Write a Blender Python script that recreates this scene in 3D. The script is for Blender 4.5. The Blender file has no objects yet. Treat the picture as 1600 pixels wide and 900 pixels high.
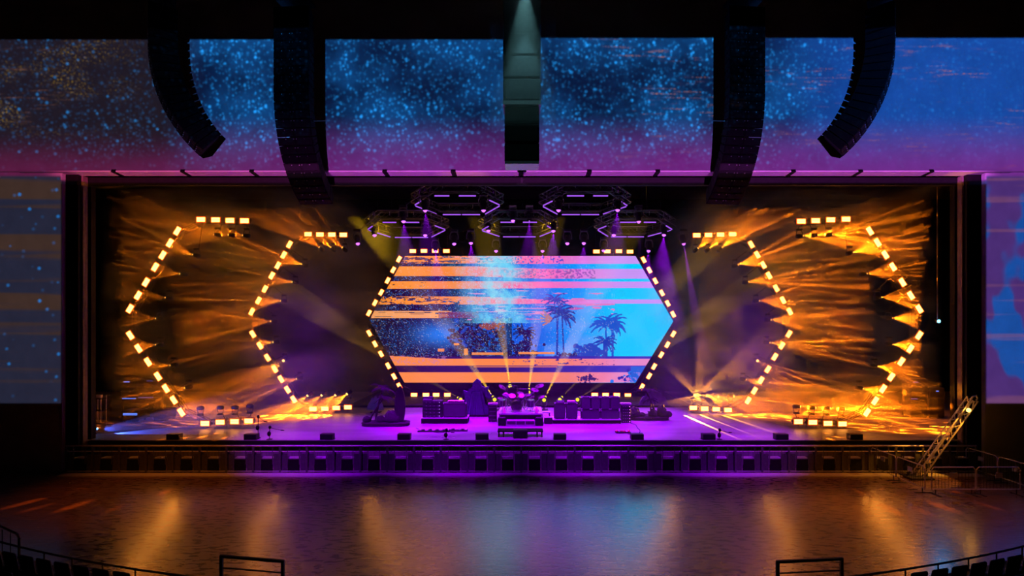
import bpy, bmesh, math, random
import numpy as np
from mathutils import Vector, Matrix, Euler
R = math.radians
sc = bpy.context.scene
COL = sc.collection
# ------------------------------------------------------------------ camera, world, exposure
H = 6.93                      # eye height above the house floor
STAGE = 1.33                  # stage deck height
def P(px, py, Y):             # photo pixel (1600x900) on the vertical plane at distance Y -> world point
    return Vector(((px - 813) * Y / 900.0, Y, H - (py - 503) * Y / 900.0))
cd = bpy.data.cameras.new('camera'); cam = bpy.data.objects.new('camera', cd); COL.objects.link(cam)
cam.location = (0, 0, H); cam.rotation_euler = (R(90), 0, 0)
cd.sensor_width = 36; cd.lens = 900 * 36 / 1600.0
cd.shift_x = -13 / 1600.0; cd.shift_y = 53 / 1600.0
cd.clip_end = 300
sc.camera = cam
w = bpy.data.worlds.new('world'); sc.world = w; w.use_nodes = True
w.node_tree.nodes['Background'].inputs[0].default_value = (0.012, 0.006, 0.006, 1)
w.node_tree.nodes['Background'].inputs[1].default_value = 0.12
sc.view_settings.view_transform = 'Standard'; sc.view_settings.look = 'None'
sc.view_settings.exposure = 0; sc.view_settings.gamma = 1; sc.view_settings.use_curve_mapping = False
cy = sc.cycles
cy.max_bounces = 4; cy.diffuse_bounces = 1; cy.glossy_bounces = 2; cy.transmission_bounces = 2
cy.volume_bounces = 0; cy.transparent_max_bounces = 12
cy.use_denoising = True; cy.sample_clamp_indirect = 3; cy.sample_clamp_direct = 0
cy.caustics_reflective = False; cy.caustics_refractive = False
cy.use_light_tree = True; cy.use_adaptive_sampling = False; cy.denoising_input_passes = 'RGB_ALBEDO'
cy.volume_step_rate = 1.0; cy.volume_max_steps = 64

# ------------------------------------------------------------------ helpers: nodes, materials
def lin(c):
    return tuple(((v / 255.0) / 12.92 if v / 255.0 <= 0.04045 else ((v / 255.0 + 0.055) / 1.055) ** 2.4) for v in c)
MATS = {}
def mat(name, color, rough=0.6, metal=0.0, noise=0.0, scale=6.0, spec=0.5, bump=0.0, stretch=None):
    if name in MATS: return MATS[name]
    m = bpy.data.materials.new(name); m.use_nodes = True; nt = m.node_tree; b = nt.nodes['Principled BSDF']
    b.inputs['Roughness'].default_value = rough; b.inputs['Metallic'].default_value = metal
    b.inputs['Specular IOR Level'].default_value = spec
    tc = nt.nodes.new('ShaderNodeTexCoord'); n = nt.nodes.new('ShaderNodeTexNoise'); n.inputs['Scale'].default_value = scale
    n.inputs['Detail'].default_value = 3
    mp = nt.nodes.new('ShaderNodeMapping')
    if stretch: mp.inputs['Scale'].default_value = stretch
    nt.links.new(tc.outputs['Object'], mp.inputs[0]); nt.links.new(mp.outputs[0], n.inputs['Vector'])
    cr = nt.nodes.new('ShaderNodeValToRGB')
    k0, k1 = 1 - noise, 1 + noise
    cr.color_ramp.elements[0].position = 0.3; cr.color_ramp.elements[1].position = 0.7
    cr.color_ramp.elements[0].color = (color[0] * k0, color[1] * k0, color[2] * k0, 1)
    cr.color_ramp.elements[1].color = (min(1, color[0] * k1), min(1, color[1] * k1), min(1, color[2] * k1), 1)
    nt.links.new(n.outputs['Fac'], cr.inputs[0]); nt.links.new(cr.outputs[0], b.inputs['Base Color'])
    if bump:
        bm_ = nt.nodes.new('ShaderNodeBump'); bm_.inputs['Strength'].default_value = bump
        nt.links.new(n.outputs['Fac'], bm_.inputs['Height']); nt.links.new(bm_.outputs[0], b.inputs['Normal'])
    MATS[name] = m
    return m
def emat(name, color, strength, sampled=False):
    if name in MATS: return MATS[name]
    m = bpy.data.materials.new(name); m.use_nodes = True; nt = m.node_tree; nt.nodes.clear()
    o = nt.nodes.new('ShaderNodeOutputMaterial'); e = nt.nodes.new('ShaderNodeEmission')
    e.inputs[0].default_value = (*color, 1); e.inputs[1].default_value = strength
    nt.links.new(e.outputs[0], o.inputs[0])
    m.cycles.emission_sampling = 'FRONT' if sampled else 'NONE'
    MATS[name] = m
    return m

# ------------------------------------------------------------------ helpers: shapes into one bmesh
def nb(): return bmesh.new()
def frame_to(a, b):
    d = (b - a); L = d.length
    q = d.to_track_quat('Z', 'Y'); return q.to_matrix().to_4x4(), L
def bx(bm, c, s, rot=None, bev=0.0):
    """box centred at c with size s, optional 3x3/4x4 rotation"""
    M = Matrix.Translation(Vector(c)) @ (rot.to_4x4() if rot is not None else Matrix.Identity(4))
    r = bmesh.ops.create_cube(bm, size=1.0, matrix=M @ Matrix.Diagonal((s[0], s[1], s[2], 1)))
    if bev:
        ed = {e for v in r['verts'] for e in v.link_edges}
        bmesh.ops.bevel(bm, geom=list(ed), offset=bev, segments=1, affect='EDGES')
    return bm
def tube(bm, a, b, r, r2=None, seg=8, caps=True):
    a, b = Vector(a), Vector(b); M, L = frame_to(a, b)
    if L < 1e-6: return bm
    bmesh.ops.create_cone(bm, cap_ends=caps, segments=seg, radius1=r, radius2=(r if r2 is None else r2), depth=L,
                          matrix=Matrix.Translation((a + b) / 2) @ M)
    return bm
def bar(bm, a, b, t):
    a, b = Vector(a), Vector(b); M, L = frame_to(a, b)
    bmesh.ops.create_cube(bm, size=1.0, matrix=Matrix.Translation((a + b) / 2) @ M @ Matrix.Diagonal((t, t, L, 1)))
    return bm
def sph(bm, c, s, seg=12, rings=8, rot=None):
    M = Matrix.Translation(Vector(c)) @ (rot.to_4x4() if rot is not None else Matrix.Identity(4)) @ Matrix.Diagonal((s[0], s[1], s[2], 1))
    bmesh.ops.create_uvsphere(bm, u_segments=seg, v_segments=rings, radius=1.0, matrix=M); return bm
def path(bm, pts, r, seg=6):
    for a, b in zip(pts[:-1], pts[1:]): tube(bm, a, b, r, seg=seg)
    return bm
def prism(bm, pts, y0, y1, axis='y'):
    """closed outline pts (x,z) extruded from y0 to y1"""
    vs0 = [bm.verts.new((x, y0, z)) for x, z in pts]; vs1 = [bm.verts.new((x, y1, z)) for x, z in pts]
    f0 = bm.faces.new(vs0); f1 = bm.faces.new(list(reversed(vs1)))
    n = len(pts)
    for i in range(n):
        bm.faces.new((vs0[(i + 1) % n], vs0[i], vs1[i], vs1[(i + 1) % n]))
    bmesh.ops.triangulate(bm, faces=[f0, f1])
    bmesh.ops.recalc_face_normals(bm, faces=bm.faces)
    return bm
def lathe(bm, prof, seg=20, M=None):
    """profile [(r,z)] spun about z"""
    M = M or Matrix.Identity(4); rings = []
    for r, z in prof:
        rings.append([bm.verts.new(M @ Vector((r * math.cos(2 * math.pi * i / seg), r * math.sin(2 * math.pi * i / seg), z))) for i in range(seg)])
    for a, b in zip(rings[:-1], rings[1:]):
        for i in range(seg):
            bm.faces.new((a[i], a[(i + 1) % seg], b[(i + 1) % seg], b[i]))
    bm.faces.new(list(reversed(rings[0]))); bm.faces.new(rings[-1])
    return bm
def lattice(bm, a, b, s=0.3, chord=0.025, step=0.5, up=Vector((0, 0, 1))):
    """square box truss between a and b"""
    a, b = Vector(a), Vector(b); d = (b - a).normalized()
    u = d.cross(up)
    if u.length < 0.1: u = d.cross(Vector((0, 1, 0)))
    u.normalize(); v = d.cross(u).normalized(); h = s / 2
    cs = [u * h + v * h, -u * h + v * h, -u * h - v * h, u * h - v * h]
    for c in cs: bar(bm, a + c, b + c, chord * 2)
    L = (b - a).length; n = max(1, round(L / step))
    for i in range(n):
        p = a + d * (L * i / n); q = a + d * (L * (i + 1) / n)
        for k in range(4):
            c0, c1 = cs[k], cs[(k + 1) % 4]
            if i % 2: c0, c1 = c1, c0
            bar(bm, p + c0, q + c1, chord)
    return bm
def obj(name, bm, m, parent=None, smooth=False):
    me = bpy.data.meshes.new(name); bm.to_mesh(me); bm.free()
    if smooth:
        for p in me.polygons: p.use_smooth = True
    for mm in (m if isinstance(m, (list, tuple)) else [m]): me.materials.append(mm)
    o = bpy.data.objects.new(name, me); COL.objects.link(o)
    if parent is not None: o.parent = parent
    return o
def tag(o, label, cat, group=None):
    o['label'] = label; o['category'] = cat
    if group: o['group'] = group
    return o
def thing(name, label, cat, loc=(0, 0, 0), rot=(0, 0, 0), group=None):
    o = bpy.data.objects.new(name, None); COL.objects.link(o); o.location = loc; o.rotation_euler = rot
    o.empty_display_size = 0.2
    return tag(o, label, cat, group)
def struct(name, bm, m):
    o = obj(name, bm, m); o['kind'] = 'structure'; return o
def dup(root, loc, rot=None, label=None, group=None):
    def cp(o, par):
        c = o.copy(); COL.objects.link(c)
        if par is not None: c.parent = par
        for ch in list(KIDS(o)): cp(ch, c)
        return c
    r = cp(root, None); r.location = loc
    if rot is not None: r.rotation_euler = rot
    if label: r['label'] = label
    if group: r['group'] = group
    return r
_kids = {}
def KIDS(o):
    return [c for c in _kids.get(o.name, [])] if o.name in _kids else list(o.children)

# ------------------------------------------------------------------ light data
def light_nodes(ld, build):
    ld.use_nodes = True; nt = ld.node_tree; nt.nodes.clear()
    out = nt.nodes.new('ShaderNodeOutputLight'); em = nt.nodes.new('ShaderNodeEmission'); nt.links.new(em.outputs[0], out.inputs[0])
    tc = nt.nodes.new('ShaderNodeTexCoord'); sp = nt.nodes.new('ShaderNodeSeparateXYZ'); nt.links.new(tc.outputs['Normal'], sp.inputs[0])
    def M(op, a, b=None, c=None, clamp=False):
        n = nt.nodes.new('ShaderNodeMath'); n.operation = op; n.use_clamp = clamp
        for i, x in enumerate((a, b, c)):
            if x is None: continue
            if isinstance(x, (int, float)): n.inputs[i].default_value = x
            else: nt.links.new(x, n.inputs[i])
        return n.outputs[0]
    u = M('DIVIDE', sp.outputs[0], M('ABSOLUTE', sp.outputs[2])); v = M('DIVIDE', sp.outputs[1], M('ABSOLUTE', sp.outputs[2]))
    build(nt, M, u, v, em)
def gobo_spot(name, color, power, ang, blend=0.3, freq=9, dot=0.27, base=0.008, seed=0.0, radius=0.03):
    ld = bpy.data.lights.new(name, 'SPOT'); ld.color = color; ld.energy = power; ld.spot_size = R(ang); ld.spot_blend = blend
    ld.shadow_soft_size = radius
    def b(nt, M, u, v, em):
        cb = nt.nodes.new('ShaderNodeCombineXYZ'); nt.links.new(u, cb.inputs[0]); nt.links.new(v, cb.inputs[1]); cb.inputs[2].default_value = seed
        vo = nt.nodes.new('ShaderNodeTexVoronoi'); vo.inputs['Scale'].default_value = freq; nt.links.new(cb.outputs[0], vo.inputs['Vector'])
        s = M('MULTIPLY', M('SUBTRACT', dot, vo.outputs['Distance']), 6.0, clamp=True)
        nt.links.new(M('ADD', M('MULTIPLY', s, 1.0), base), em.inputs[1])
    if freq: light_nodes(ld, b)
    return ld
def aim(o, d):
    o.rotation_euler = Vector(d).normalized().to_track_quat('-Z', 'Y').to_euler()
LK = 1.0
ORANGE = (1.0, 0.17, 0.003)
SPOT_OR = [gobo_spot('amber_beam', ORANGE, 340000, 46, seed=s * 3.1) for s in range(3)]
SPOT_LM = [gobo_spot('amber_beam_mid', ORANGE, 130000, 46, seed=s * 3.1) for s in range(3)]
SPOT_DIM = [gobo_spot('amber_beam_low', ORANGE, 45000, 46, seed=s * 3.1 + 1) for s in range(3)]
def flare_spot():  # lens star flare imitated with radial beams added to one fixture
    ld = bpy.data.lights.new('flare_rays', 'SPOT'); ld.color = (1, .32, .01); ld.energy = 16000; ld.spot_size = R(150); ld.spot_blend = .3; ld.shadow_soft_size = .02
    def b(nt, M, u, v, em):
        a = M('ARCTAN2', v, u); c = M('COSINE', M('MULTIPLY_ADD', a, 8.0, 0.9))
        nt.links.new(M('MULTIPLY', M('SUBTRACT', c, 0.93), 14.0, clamp=True), em.inputs[1])
    light_nodes(ld, b); return ld
SPOT_FLARE = flare_spot()
SPOT_YEB = gobo_spot('yellow_beam_strong', (1.0, 0.55, 0.01), 190000, 12, freq=0)
SPOT_YE = gobo_spot('yellow_beam', (1.0, 0.50, 0.01), 35000, 9, freq=0)
SPOT_PU = gobo_spot('purple_beam', (0.36, 0.0, 1.0), 13000, 40, freq=0, blend=0.6)
SPOT_PUW = gobo_spot('added_purple_wash', (0.36, 0.0, 1.0), 60000, 28, freq=0, blend=0.9, radius=0.2)
SPOT_PUN = gobo_spot('purple_beam_narrow', (0.5, 0.03, 1.0), 9000, 9, freq=0)
SPOT_BL = gobo_spot('blue_beam', (0.05, 0.12, 1.0), 3500, 40, freq=0)

# ------------------------------------------------------------------ the two video projectors in the house: they paint the fascia
WY = 26.5
def projector_light(name, side):
    ld = bpy.data.lights.new(name, 'SPOT'); ld.energy = 60000; ld.spot_size = R(120); ld.spot_blend = 0; ld.shadow_soft_size = 0.05
    px, py, pz = 7.0 * side, 0.0, 12.0
    def b(nt, M, u, v, em):
        D = WY - py
        # wall coordinates in metres, then in units where 1 = one photo pixel at the wall
        k = 900.0 / WY
        X = M('MULTIPLY_ADD', M('MULTIPLY_ADD', u, D, px), k, 813.0)
        Yp = M('SUBTRACT', 503.0, M('MULTIPLY', M('MULTIPLY_ADD', v, D, pz - H), k))
        def smooth(x, a, b_):
            n = nt.nodes.new('ShaderNodeMapRange'); n.interpolation_type = 'SMOOTHSTEP'
            nt.links.new(x, n.inputs[0]); n.inputs[1].default_value = a; n.inputs[2].default_value = b_
            return n.outputs[0]
        def vec(sx, sy, z=0.0):
            c = nt.nodes.new('ShaderNodeCombineXYZ'); nt.links.new(M('MULTIPLY', X, sx), c.inputs[0]); nt.links.new(M('MULTIPLY', Yp, sy), c.inputs[1]); c.inputs[2].default_value = z; return c.outputs[0]
        def noise(sx, sy, z=0.0, det=3.0):
            n = nt.nodes.new('ShaderNodeTexNoise'); n.inputs['Scale'].default_value = 1.0; n.inputs['Detail'].default_value = det
            nt.links.new(vec(sx, sy, z), n.inputs['Vector']); return n.outputs['Fac']
        def dots(s, z, r0, soft):
            n = nt.nodes.new('ShaderNodeTexVoronoi'); n.inputs['Scale'].default_value = 1.0; nt.links.new(vec(s, s, z), n.inputs['Vector'])
            d = M('MULTIPLY', M('SUBTRACT', r0, n.outputs['Distance']), 1.0 / soft, clamp=True)
            sr = nt.nodes.new('ShaderNodeSeparateXYZ'); nt.links.new(n.outputs['Color'], sr.inputs[0])
            return M('MULTIPLY', d, M('POWER', sr.outputs[0], 1.5))
        def mixc(f, a, b_, mode='MIX'):
            n = nt.nodes.new('ShaderNodeMix'); n.data_type = 'RGBA'; n.blend_type = mode
            for s_, x in ((0, f), (6, a), (7, b_)):
                if isinstance(x, (int, float)): n.inputs[s_].default_value = x
                elif isinstance(x, tuple): n.inputs[s_].default_value = (*x, 1)
                else: nt.links.new(x, n.inputs[s_])
            return n.outputs[2]
        # slow brightness field of the star cloud
        f1 = smooth(noise(0.009, 0.011, 3.0), 0.35, 0.68)
        left = smooth(X, 330.0, 250.0)            # the far left image is dark and speckled
        right = smooth(X, 1150.0, 1380.0)         # the far right image is a flat saturated blue
        basec = mixc(f1, (0.0015, 0.007, 0.034), (0.003, 0.042, 0.155))
        basec = mixc(right, basec, (0.006, 0.050, 0.27))
        basec = mixc(left, basec, (0.009, 0.007, 0.013))
        st = M('ADD', dots(0.12, 1.0, 0.34, 0.25), M('MULTIPLY', dots(0.20, 7.0, 0.42, 0.3), 0.8))
        st = M('ADD', st, M('MULTIPLY', dots(0.085, 4.0, 0.25, 0.12), 1.2))
        amt = M('MULTIPLY_ADD', f1, 0.9, 0.45)
        amt = M('MULTIPLY', amt, M('SUBTRACT', 1.0, M('MULTIPLY', left, 0.8)))
        amt = M('ADD', amt, 0.0)
        spars = M('MULTIPLY', dots(0.065, 11.0, 0.20, 0.08), M('MULTIPLY', left, 0.55))
        amt = M('MULTIPLY', amt, M('SUBTRACT', 1.0, M('MULTIPLY', right, 0.75)))
        starc = mixc(1.0, basec, mixc(M('ADD', M('MULTIPLY', st, amt), spars, clamp=True), (0, 0, 0), (0.010, 0.24, 0.68)), 'ADD')
        # amber glitch streaks
        gl = M('MULTIPLY', smooth(noise(0.02, 0.35, 9.0, 5.0), 0.56, 0.66), smooth(noise(0.006, 0.03, 2.0, 1.0), 0.52, 0.62))
        gl = M('MULTIPLY', gl, smooth(noise(0.5, 0.5, 5.0), 0.45, 0.6))
        gl = M('MULTIPLY', gl, M('ADD', smooth(X, 900.0, 1000.0), M('MULTIPLY', smooth(X, 160.0, 60.0), 0.4)))
        c = mixc(gl, starc, (0.30, 0.12, 0.06))
        sp_ = M('MULTIPLY', smooth(noise(0.35, 0.35, 8.0, 2.0), 0.55, 0.75), smooth(noise(0.012, 0.02, 6.0, 1.0), 0.45, 0.62))
        c = mixc(M('MULTIPLY', sp_, M('MULTIPLY', smooth(X, 260.0, 60.0), smooth(Yp, 230.0, 170.0))), c, (0.28, 0.17, 0.01))
        # magenta stage-light spill on the lower fascia, put into the projected colour
        spill = M('MULTIPLY', smooth(Yp, 175.0, 275.0), smooth(Yp, 290.0, 275.0))
        spill = M('POWER', spill, M('MULTIPLY_ADD', left, 1.3, 1.0))
        c = mixc(M('MULTIPLY', spill, 0.85), c, mixc(smooth(X, 150.0, 700.0), (0.085, 0.008, 0.045), (0.13, 0.012, 0.17)))
        lipb = M('MULTIPLY', M('MULTIPLY', smooth(Yp, 267.0, 268.5), smooth(Yp, 281.0, 279.0)), M('MULTIPLY', smooth(X, 60.0, 160.0), smooth(X, 1570.0, 1500.0)))  # extra brightness of the lip, coloured into the projection
        hdr = M('GREATER_THAN', Yp, 280.5)  # the header beam's lit tint is also drawn into the projection
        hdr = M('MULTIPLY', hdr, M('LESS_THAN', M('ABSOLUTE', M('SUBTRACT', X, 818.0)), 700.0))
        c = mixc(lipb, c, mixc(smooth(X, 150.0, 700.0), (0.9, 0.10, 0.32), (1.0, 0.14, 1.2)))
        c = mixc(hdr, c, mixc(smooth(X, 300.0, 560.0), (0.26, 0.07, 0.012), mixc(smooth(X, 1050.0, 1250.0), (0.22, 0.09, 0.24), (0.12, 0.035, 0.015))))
        # side walls carry broad stripes
        side_ = M('MULTIPLY', smooth(Yp, 272.0, 276.0), M('ADD', M('LESS_THAN', X, 94.0), M('GREATER_THAN', X, 1542.5)))
        bands = smooth(noise(0.0006, 0.022, 4.0, 4.0), 0.50, 0.56)
        lc = mixc(bands, (0.012, 0.014, 0.030), (0.034, 0.019, 0.015))
        lc = mixc(M('MULTIPLY', spars, 1.6, clamp=True), lc, (0.01, 0.16, 0.50))
        rb = smooth(noise(0.015, 0.010, 14.0, 2.0), 0.48, 0.54)
        rc = mixc(rb, (0.050, 0.020, 0.13), (0.006, 0.055, 0.26))
        rc = mixc(M('MULTIPLY', smooth(noise(0.002, 0.06, 24.0, 3.0), 0.56, 0.62), 0.35), rc, (0.20, 0.07, 0.10))
        sidec = mixc(smooth(X, 700.0, 900.0), lc, rc)
        c = mixc(side_, c, sidec)
        # picture edges
        top = M('GREATER_THAN', Yp, 62.0 if side < 0 else 59.5)
        low = M('LESS_THAN', Yp, 629.0)
        cen = M('LESS_THAN', X, 815.0) if side < 0 else M('GREATER_THAN', X, 815.0)
        outs = M('ADD', M('LESS_THAN', X, 94.0), M('GREATER_THAN', X, 1542.5))
        opn = M('ADD', M('LESS_THAN', Yp, 286.0), outs, clamp=True)
        mask = M('MULTIPLY', M('MULTIPLY', top, low), M('MULTIPLY', cen, opn))
        # even illumination over a flat wall
        r2 = M('ADD', M('ADD', M('MULTIPLY', u, u), M('MULTIPLY', v, v)), 1.0)
        gain = M('MULTIPLY', M('POWER', r2, 1.5), mask)
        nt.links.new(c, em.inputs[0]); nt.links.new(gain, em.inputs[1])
    light_nodes(ld, b)
    return ld, Vector((px, py, pz))
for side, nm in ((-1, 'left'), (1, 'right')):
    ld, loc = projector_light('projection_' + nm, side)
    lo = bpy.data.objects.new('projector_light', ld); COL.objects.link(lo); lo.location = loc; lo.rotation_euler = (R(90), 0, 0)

# ------------------------------------------------------------------ materials
M_BLACK = mat('black_paint', (0.004, 0.0038, 0.0038), 0.75, noise=0.3, spec=0.15)
M_DRAPE = mat('black_drape', (0.0015, 0.0014, 0.0014), 0.95, noise=0.3, scale=2, stretch=(6, 1, 0.2), spec=0.0)
M_TRUSS = mat('dark_truss_metal', (0.05, 0.05, 0.055), 0.4, 0.8)
M_CASE = mat('black_fixture_shell', (0.012, 0.012, 0.013), 0.5, spec=0.3)
M_FASCIA = mat('painted_fascia_panels', (0.62, 0.60, 0.60), 0.9, noise=0.08, scale=1.2, spec=0.0)
M_ALU = mat('brushed_aluminium', (0.55, 0.55, 0.58), 0.4, 0.7, noise=0.15, scale=30)
M_GREY = mat('grey_trim_paint', (0.35, 0.33, 0.33), 0.7, noise=0.15)
M_CHROME = mat('chrome_steel', (0.8, 0.8, 0.82), 0.18, 1.0)
M_STAGE = mat('stage_deck_grey', (0.20, 0.19, 0.20), 0.5, noise=0.25, scale=0.6, stretch=(0.4, 1.6, 1))
M_STROBE = emat('strobe_glow', (1.0, 0.33, 0.04), 14)
M_STROBE_BLOOM = emat('strobe_bloom', (1.0, 0.08, 0.005), 0.9)  # glowing rim plate imitates the bloom around each strobe
M_LENS_OR = emat('amber_lens_glow', (1.0, 0.50, 0.08), 6.0)
M_LENS_YE = emat('yellow_lens_glow', (1.0, 0.80, 0.02), 1.0)
M_LENS_PU = emat('purple_lens_glow', (0.55, 0.12, 1.0), 2.5)
M_TUBE = emat('purple_tube_glow', (0.42, 0.12, 0.95), 0.9)

# ------------------------------------------------------------------ the house: floor, stage, fascia, wings
def wood_mat():
    m = bpy.data.materials.new('dance_floor_boards'); m.use_nodes = True; nt = m.node_tree; b = nt.nodes['Principled BSDF']
    tc = nt.nodes.new('ShaderNodeTexCoord')
    br = nt.nodes.new('ShaderNodeTexBrick'); br.inputs['Scale'].default_value = 1.0; br.inputs['Brick Width'].default_value = 2.4; br.inputs['Row Height'].default_value = 0.16
    br.inputs['Mortar Size'].default_value = 0.008; br.inputs['Color1'].default_value = (0.10, 0.045, 0.025, 1); br.inputs['Color2'].default_value = (0.15, 0.065, 0.035, 1); br.inputs['Mortar'].default_value = (0.02, 0.012, 0.01, 1)
    nt.links.new(tc.outputs['Object'], br.inputs['Vector'])
    mp = nt.nodes.new('ShaderNodeMapping'); mp.inputs['Scale'].default_value = (1.2, 3.2, 1); mp.inputs['Rotation'].default_value = (0, 0, R(35))
    n = nt.nodes.new('ShaderNodeTexNoise'); n.inputs['Scale'].default_value = 2.0; n.inputs['Detail'].default_value = 6
    nt.links.new(tc.outputs['Object'], mp.inputs[0]); nt.links.new(mp.outputs[0], n.inputs['Vector'])
    mx = nt.nodes.new('ShaderNodeMix'); mx.data_type = 'RGBA'; mx.blend_type = 'MULTIPLY'; mx.inputs[0].default_value = 0.8
    nt.links.new(br.outputs['Color'], mx.inputs[6])
    cr = nt.nodes.new('ShaderNodeValToRGB'); cr.color_ramp.elements[0].position = 0.3; cr.color_ramp.elements[0].color = (0.45, 0.45, 0.45, 1); cr.color_ramp.elements[1].position = 0.7
    nt.links.new(n.outputs['Fac'], cr.inputs[0]); nt.links.new(cr.outputs[0], mx.inputs[7]); nt.links.new(mx.outputs[2], b.inputs['Base Color'])
    mr = nt.nodes.new('ShaderNodeMapRange'); mr.inputs[3].default_value = 0.17; mr.inputs[4].default_value = 0.40
    nt.links.new(n.outputs['Fac'], mr.inputs[0]); nt.links.new(mr.outputs[0], b.inputs['Roughness'])
    bu = nt.nodes.new('ShaderNodeBump'); bu.inputs['Strength'].default_value = 0.5; bu.inputs['Distance'].default_value = 0.02
    nt.links.new(n.outputs['Fac'], bu.inputs['Height']); nt.links.new(bu.outputs[0], b.inputs['Normal'])
    b.inputs['IOR'].default_value = 2.7; b.inputs['Coat Weight'].default_value = 1.0; b.inputs['Coat Roughness'].default_value = 0.2; b.inputs['Coat IOR'].default_value = 2.0
    return m
b = nb(); bx(b, (0, 25, -0.1), (80, 60, 0.2)); struct('floor', b, wood_mat())
# stage deck, curved black lip
SY = 27.3
b = nb(); bx(b, (0, (SY + 47) / 2, STAGE - 0.03), (77, 47 - SY, 0.06)); struct('stage_deck', b, M_STAGE)
b = nb(); bx(b, (-0.1, SY + 0.05, STAGE / 2 - 0.05), (40.5, 0.08, STAGE - 0.1)); struct('stage_apron', b, mat('apron_drape', (0.10, 0.09, 0.10), 0.8, noise=0.4, scale=3, stretch=(6, 1, 0.2)))
b = nb(); bx(b, (-0.1, SY - 0.02, STAGE - 0.13), (40.5, 0.16, 0.22)); struct('stage_edge', b, M_BLACK)
# fascia above the opening: front plane, pale underside lip with notches, recess and header beam
zb = P(0, 268, WY).z
b = nb(); bx(b, (0, WY + 0.1, (zb + 30) / 2), (60, 0.2, 30 - zb)); struct('wall_front', b, M_FASCIA)
lip = nb(); notch = nb()
x0_, x1_ = P(30, 0, WY).x, P(1580, 0, WY).x
yl0, yl1 = WY - 0.06, WY + 0.55; zl0 = P(0, 268.2, yl0).z; zl1 = P(0, 275.0, yl1).z
def slab(b, xa, xb, out):      # sloping underside band of the fascia
    o_ = Vector((0, -out, -out)) * .7
    q = [Vector((xa, yl0, zl0)), Vector((xb, yl0, zl0)), Vector((xb, yl1, zl1)), Vector((xa, yl1, zl1))]
    v = [b.verts.new(p + o_) for p in q] + [b.verts.new(p + Vector((0, .05, .12))) for p in q]
    for f in ((0, 3, 2, 1), (4, 5, 6, 7), (0, 1, 5, 4), (1, 2, 6, 5), (2, 3, 7, 6), (3, 0, 4, 7)): b.faces.new([v[k] for k in f])
slab(lip, x0_, x1_, 0.0); bmesh.ops.recalc_face_normals(lip, faces=lip.faces); struct('trim_1', lip, M_FASCIA)
for px in [183, 290, 397, 500, 603, 709, 814, 920, 1026, 1130, 1236, 1340, 1450]:
    xc_ = P(px, 0, WY + .2).x; slab(notch, xc_ - .11, xc_ + .11, 0.012)
bmesh.ops.recalc_face_normals(notch, faces=notch.faces); struct('trim_2', notch, M_BLACK)
b = nb(); bx(b, (0, WY + 1.05, zb - 0.1), (60, 0.28, 0.6)); struct('trim_3', b, M_BLACK)
hz = P(0, 283.5, 27.9).z
b = nb(); bx(b, (P(820, 0, 27.9).x, 27.9, hz), (P(1545, 0, 27.9).x - P(92, 0, 27.9).x, 0.25, 0.17)); struct('trim_4', b, M_GREY)
b = nb(); bx(b, (0, 28.1, hz + 2.1), (80, 0.1, 4.0)); struct('trim_5', b, M_BLACK)
# side walls carrying the projection, jambs beside the opening
for nm, x0, x1 in (('wall_left', -40, P(93, 0, WY).x), ('wall_right', P(1543, 0, WY).x, 40)):
    b = nb(); bx(b, ((x0 + x1) / 2, WY + 0.3, 6.9), (abs(x1 - x0), 0.3, 14)); struct(nm, b, M_FASCIA)
M_JAMB = mat('jamb_brown', (0.16, 0.11, 0.09), 0.7, noise=0.2)
n = 6
for x0, x1, y, m in ((P(93, 0, WY).x, P(113, 0, WY).x, WY + .5, M_BLACK), (P(113, 0, 27.1).x, P(131, 0, 27.1).x, 27.2, M_JAMB), (P(131, 0, 27.6).x, P(146, 0, 27.6).x, 27.6, M_BLACK),
                     (P(1520, 0, WY).x, P(1544, 0, WY).x, WY + .5, M_BLACK), (P(1502, 0, 27.1).x, P(1520, 0, 27.1).x, 27.2, M_JAMB), (P(1488, 0, 27.6).x, P(1502, 0, 27.6).x, 27.6, M_BLACK)):
    b = nb(); bx(b, ((x0 + x1) / 2, y, 6.9), (abs(x1 - x0), 0.3, 13.8)); struct('trim_%d' % n, b, m); n += 1
# stage house: back drape, side drapes, roof
def drape(name, x0, y0, x1, y1, z0, z1, m=M_DRAPE, amp=0.05, wave=1.6):
    b = nb(); L = math.hypot(x1 - x0, y1 - y0); n_ = int(L / (wave / 6)); dx, dy = (x1 - x0) / L, (y1 - y0) / L
    prev = None
    for i in range(n_ + 1):
        t = i / n_; o_ = amp * math.sin(t * L / wave * 2 * math.pi)
        x = x0 + (x1 - x0) * t - dy * o_; y = y0 + (y1 - y0) * t + dx * o_
        a, c = b.verts.new((x, y, z0)), b.verts.new((x, y, z1))
        if prev: b.faces.new((prev[0], a, c, prev[1]))
        prev = (a, c)
    o = struct(name, b, m); return o
drape('wall_back', -38, 46.4, 38, 46.4, STAGE, 16.8)
drape('wall_wing_left', -37, 28.3, -38, 46.4, STAGE, 16.8)
drape('wall_wing_right', 37, 28.3, 38, 46.4, STAGE, 16.8)
b = nb(); bx(b, (0, 37.5, 17), (80, 19, 0.2)); struct('ceiling_stage', b, M_BLACK)
b = nb(); bx(b, (0, 10, 30), (80, 40, 0.2)); struct('ceiling', b, M_BLACK)
b = nb(); bx(b, (0, 42.0, STAGE + 0.07), (22.5, 8.6, 0.14)); struct('stage_back_platform', b, M_BLACK)
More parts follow.
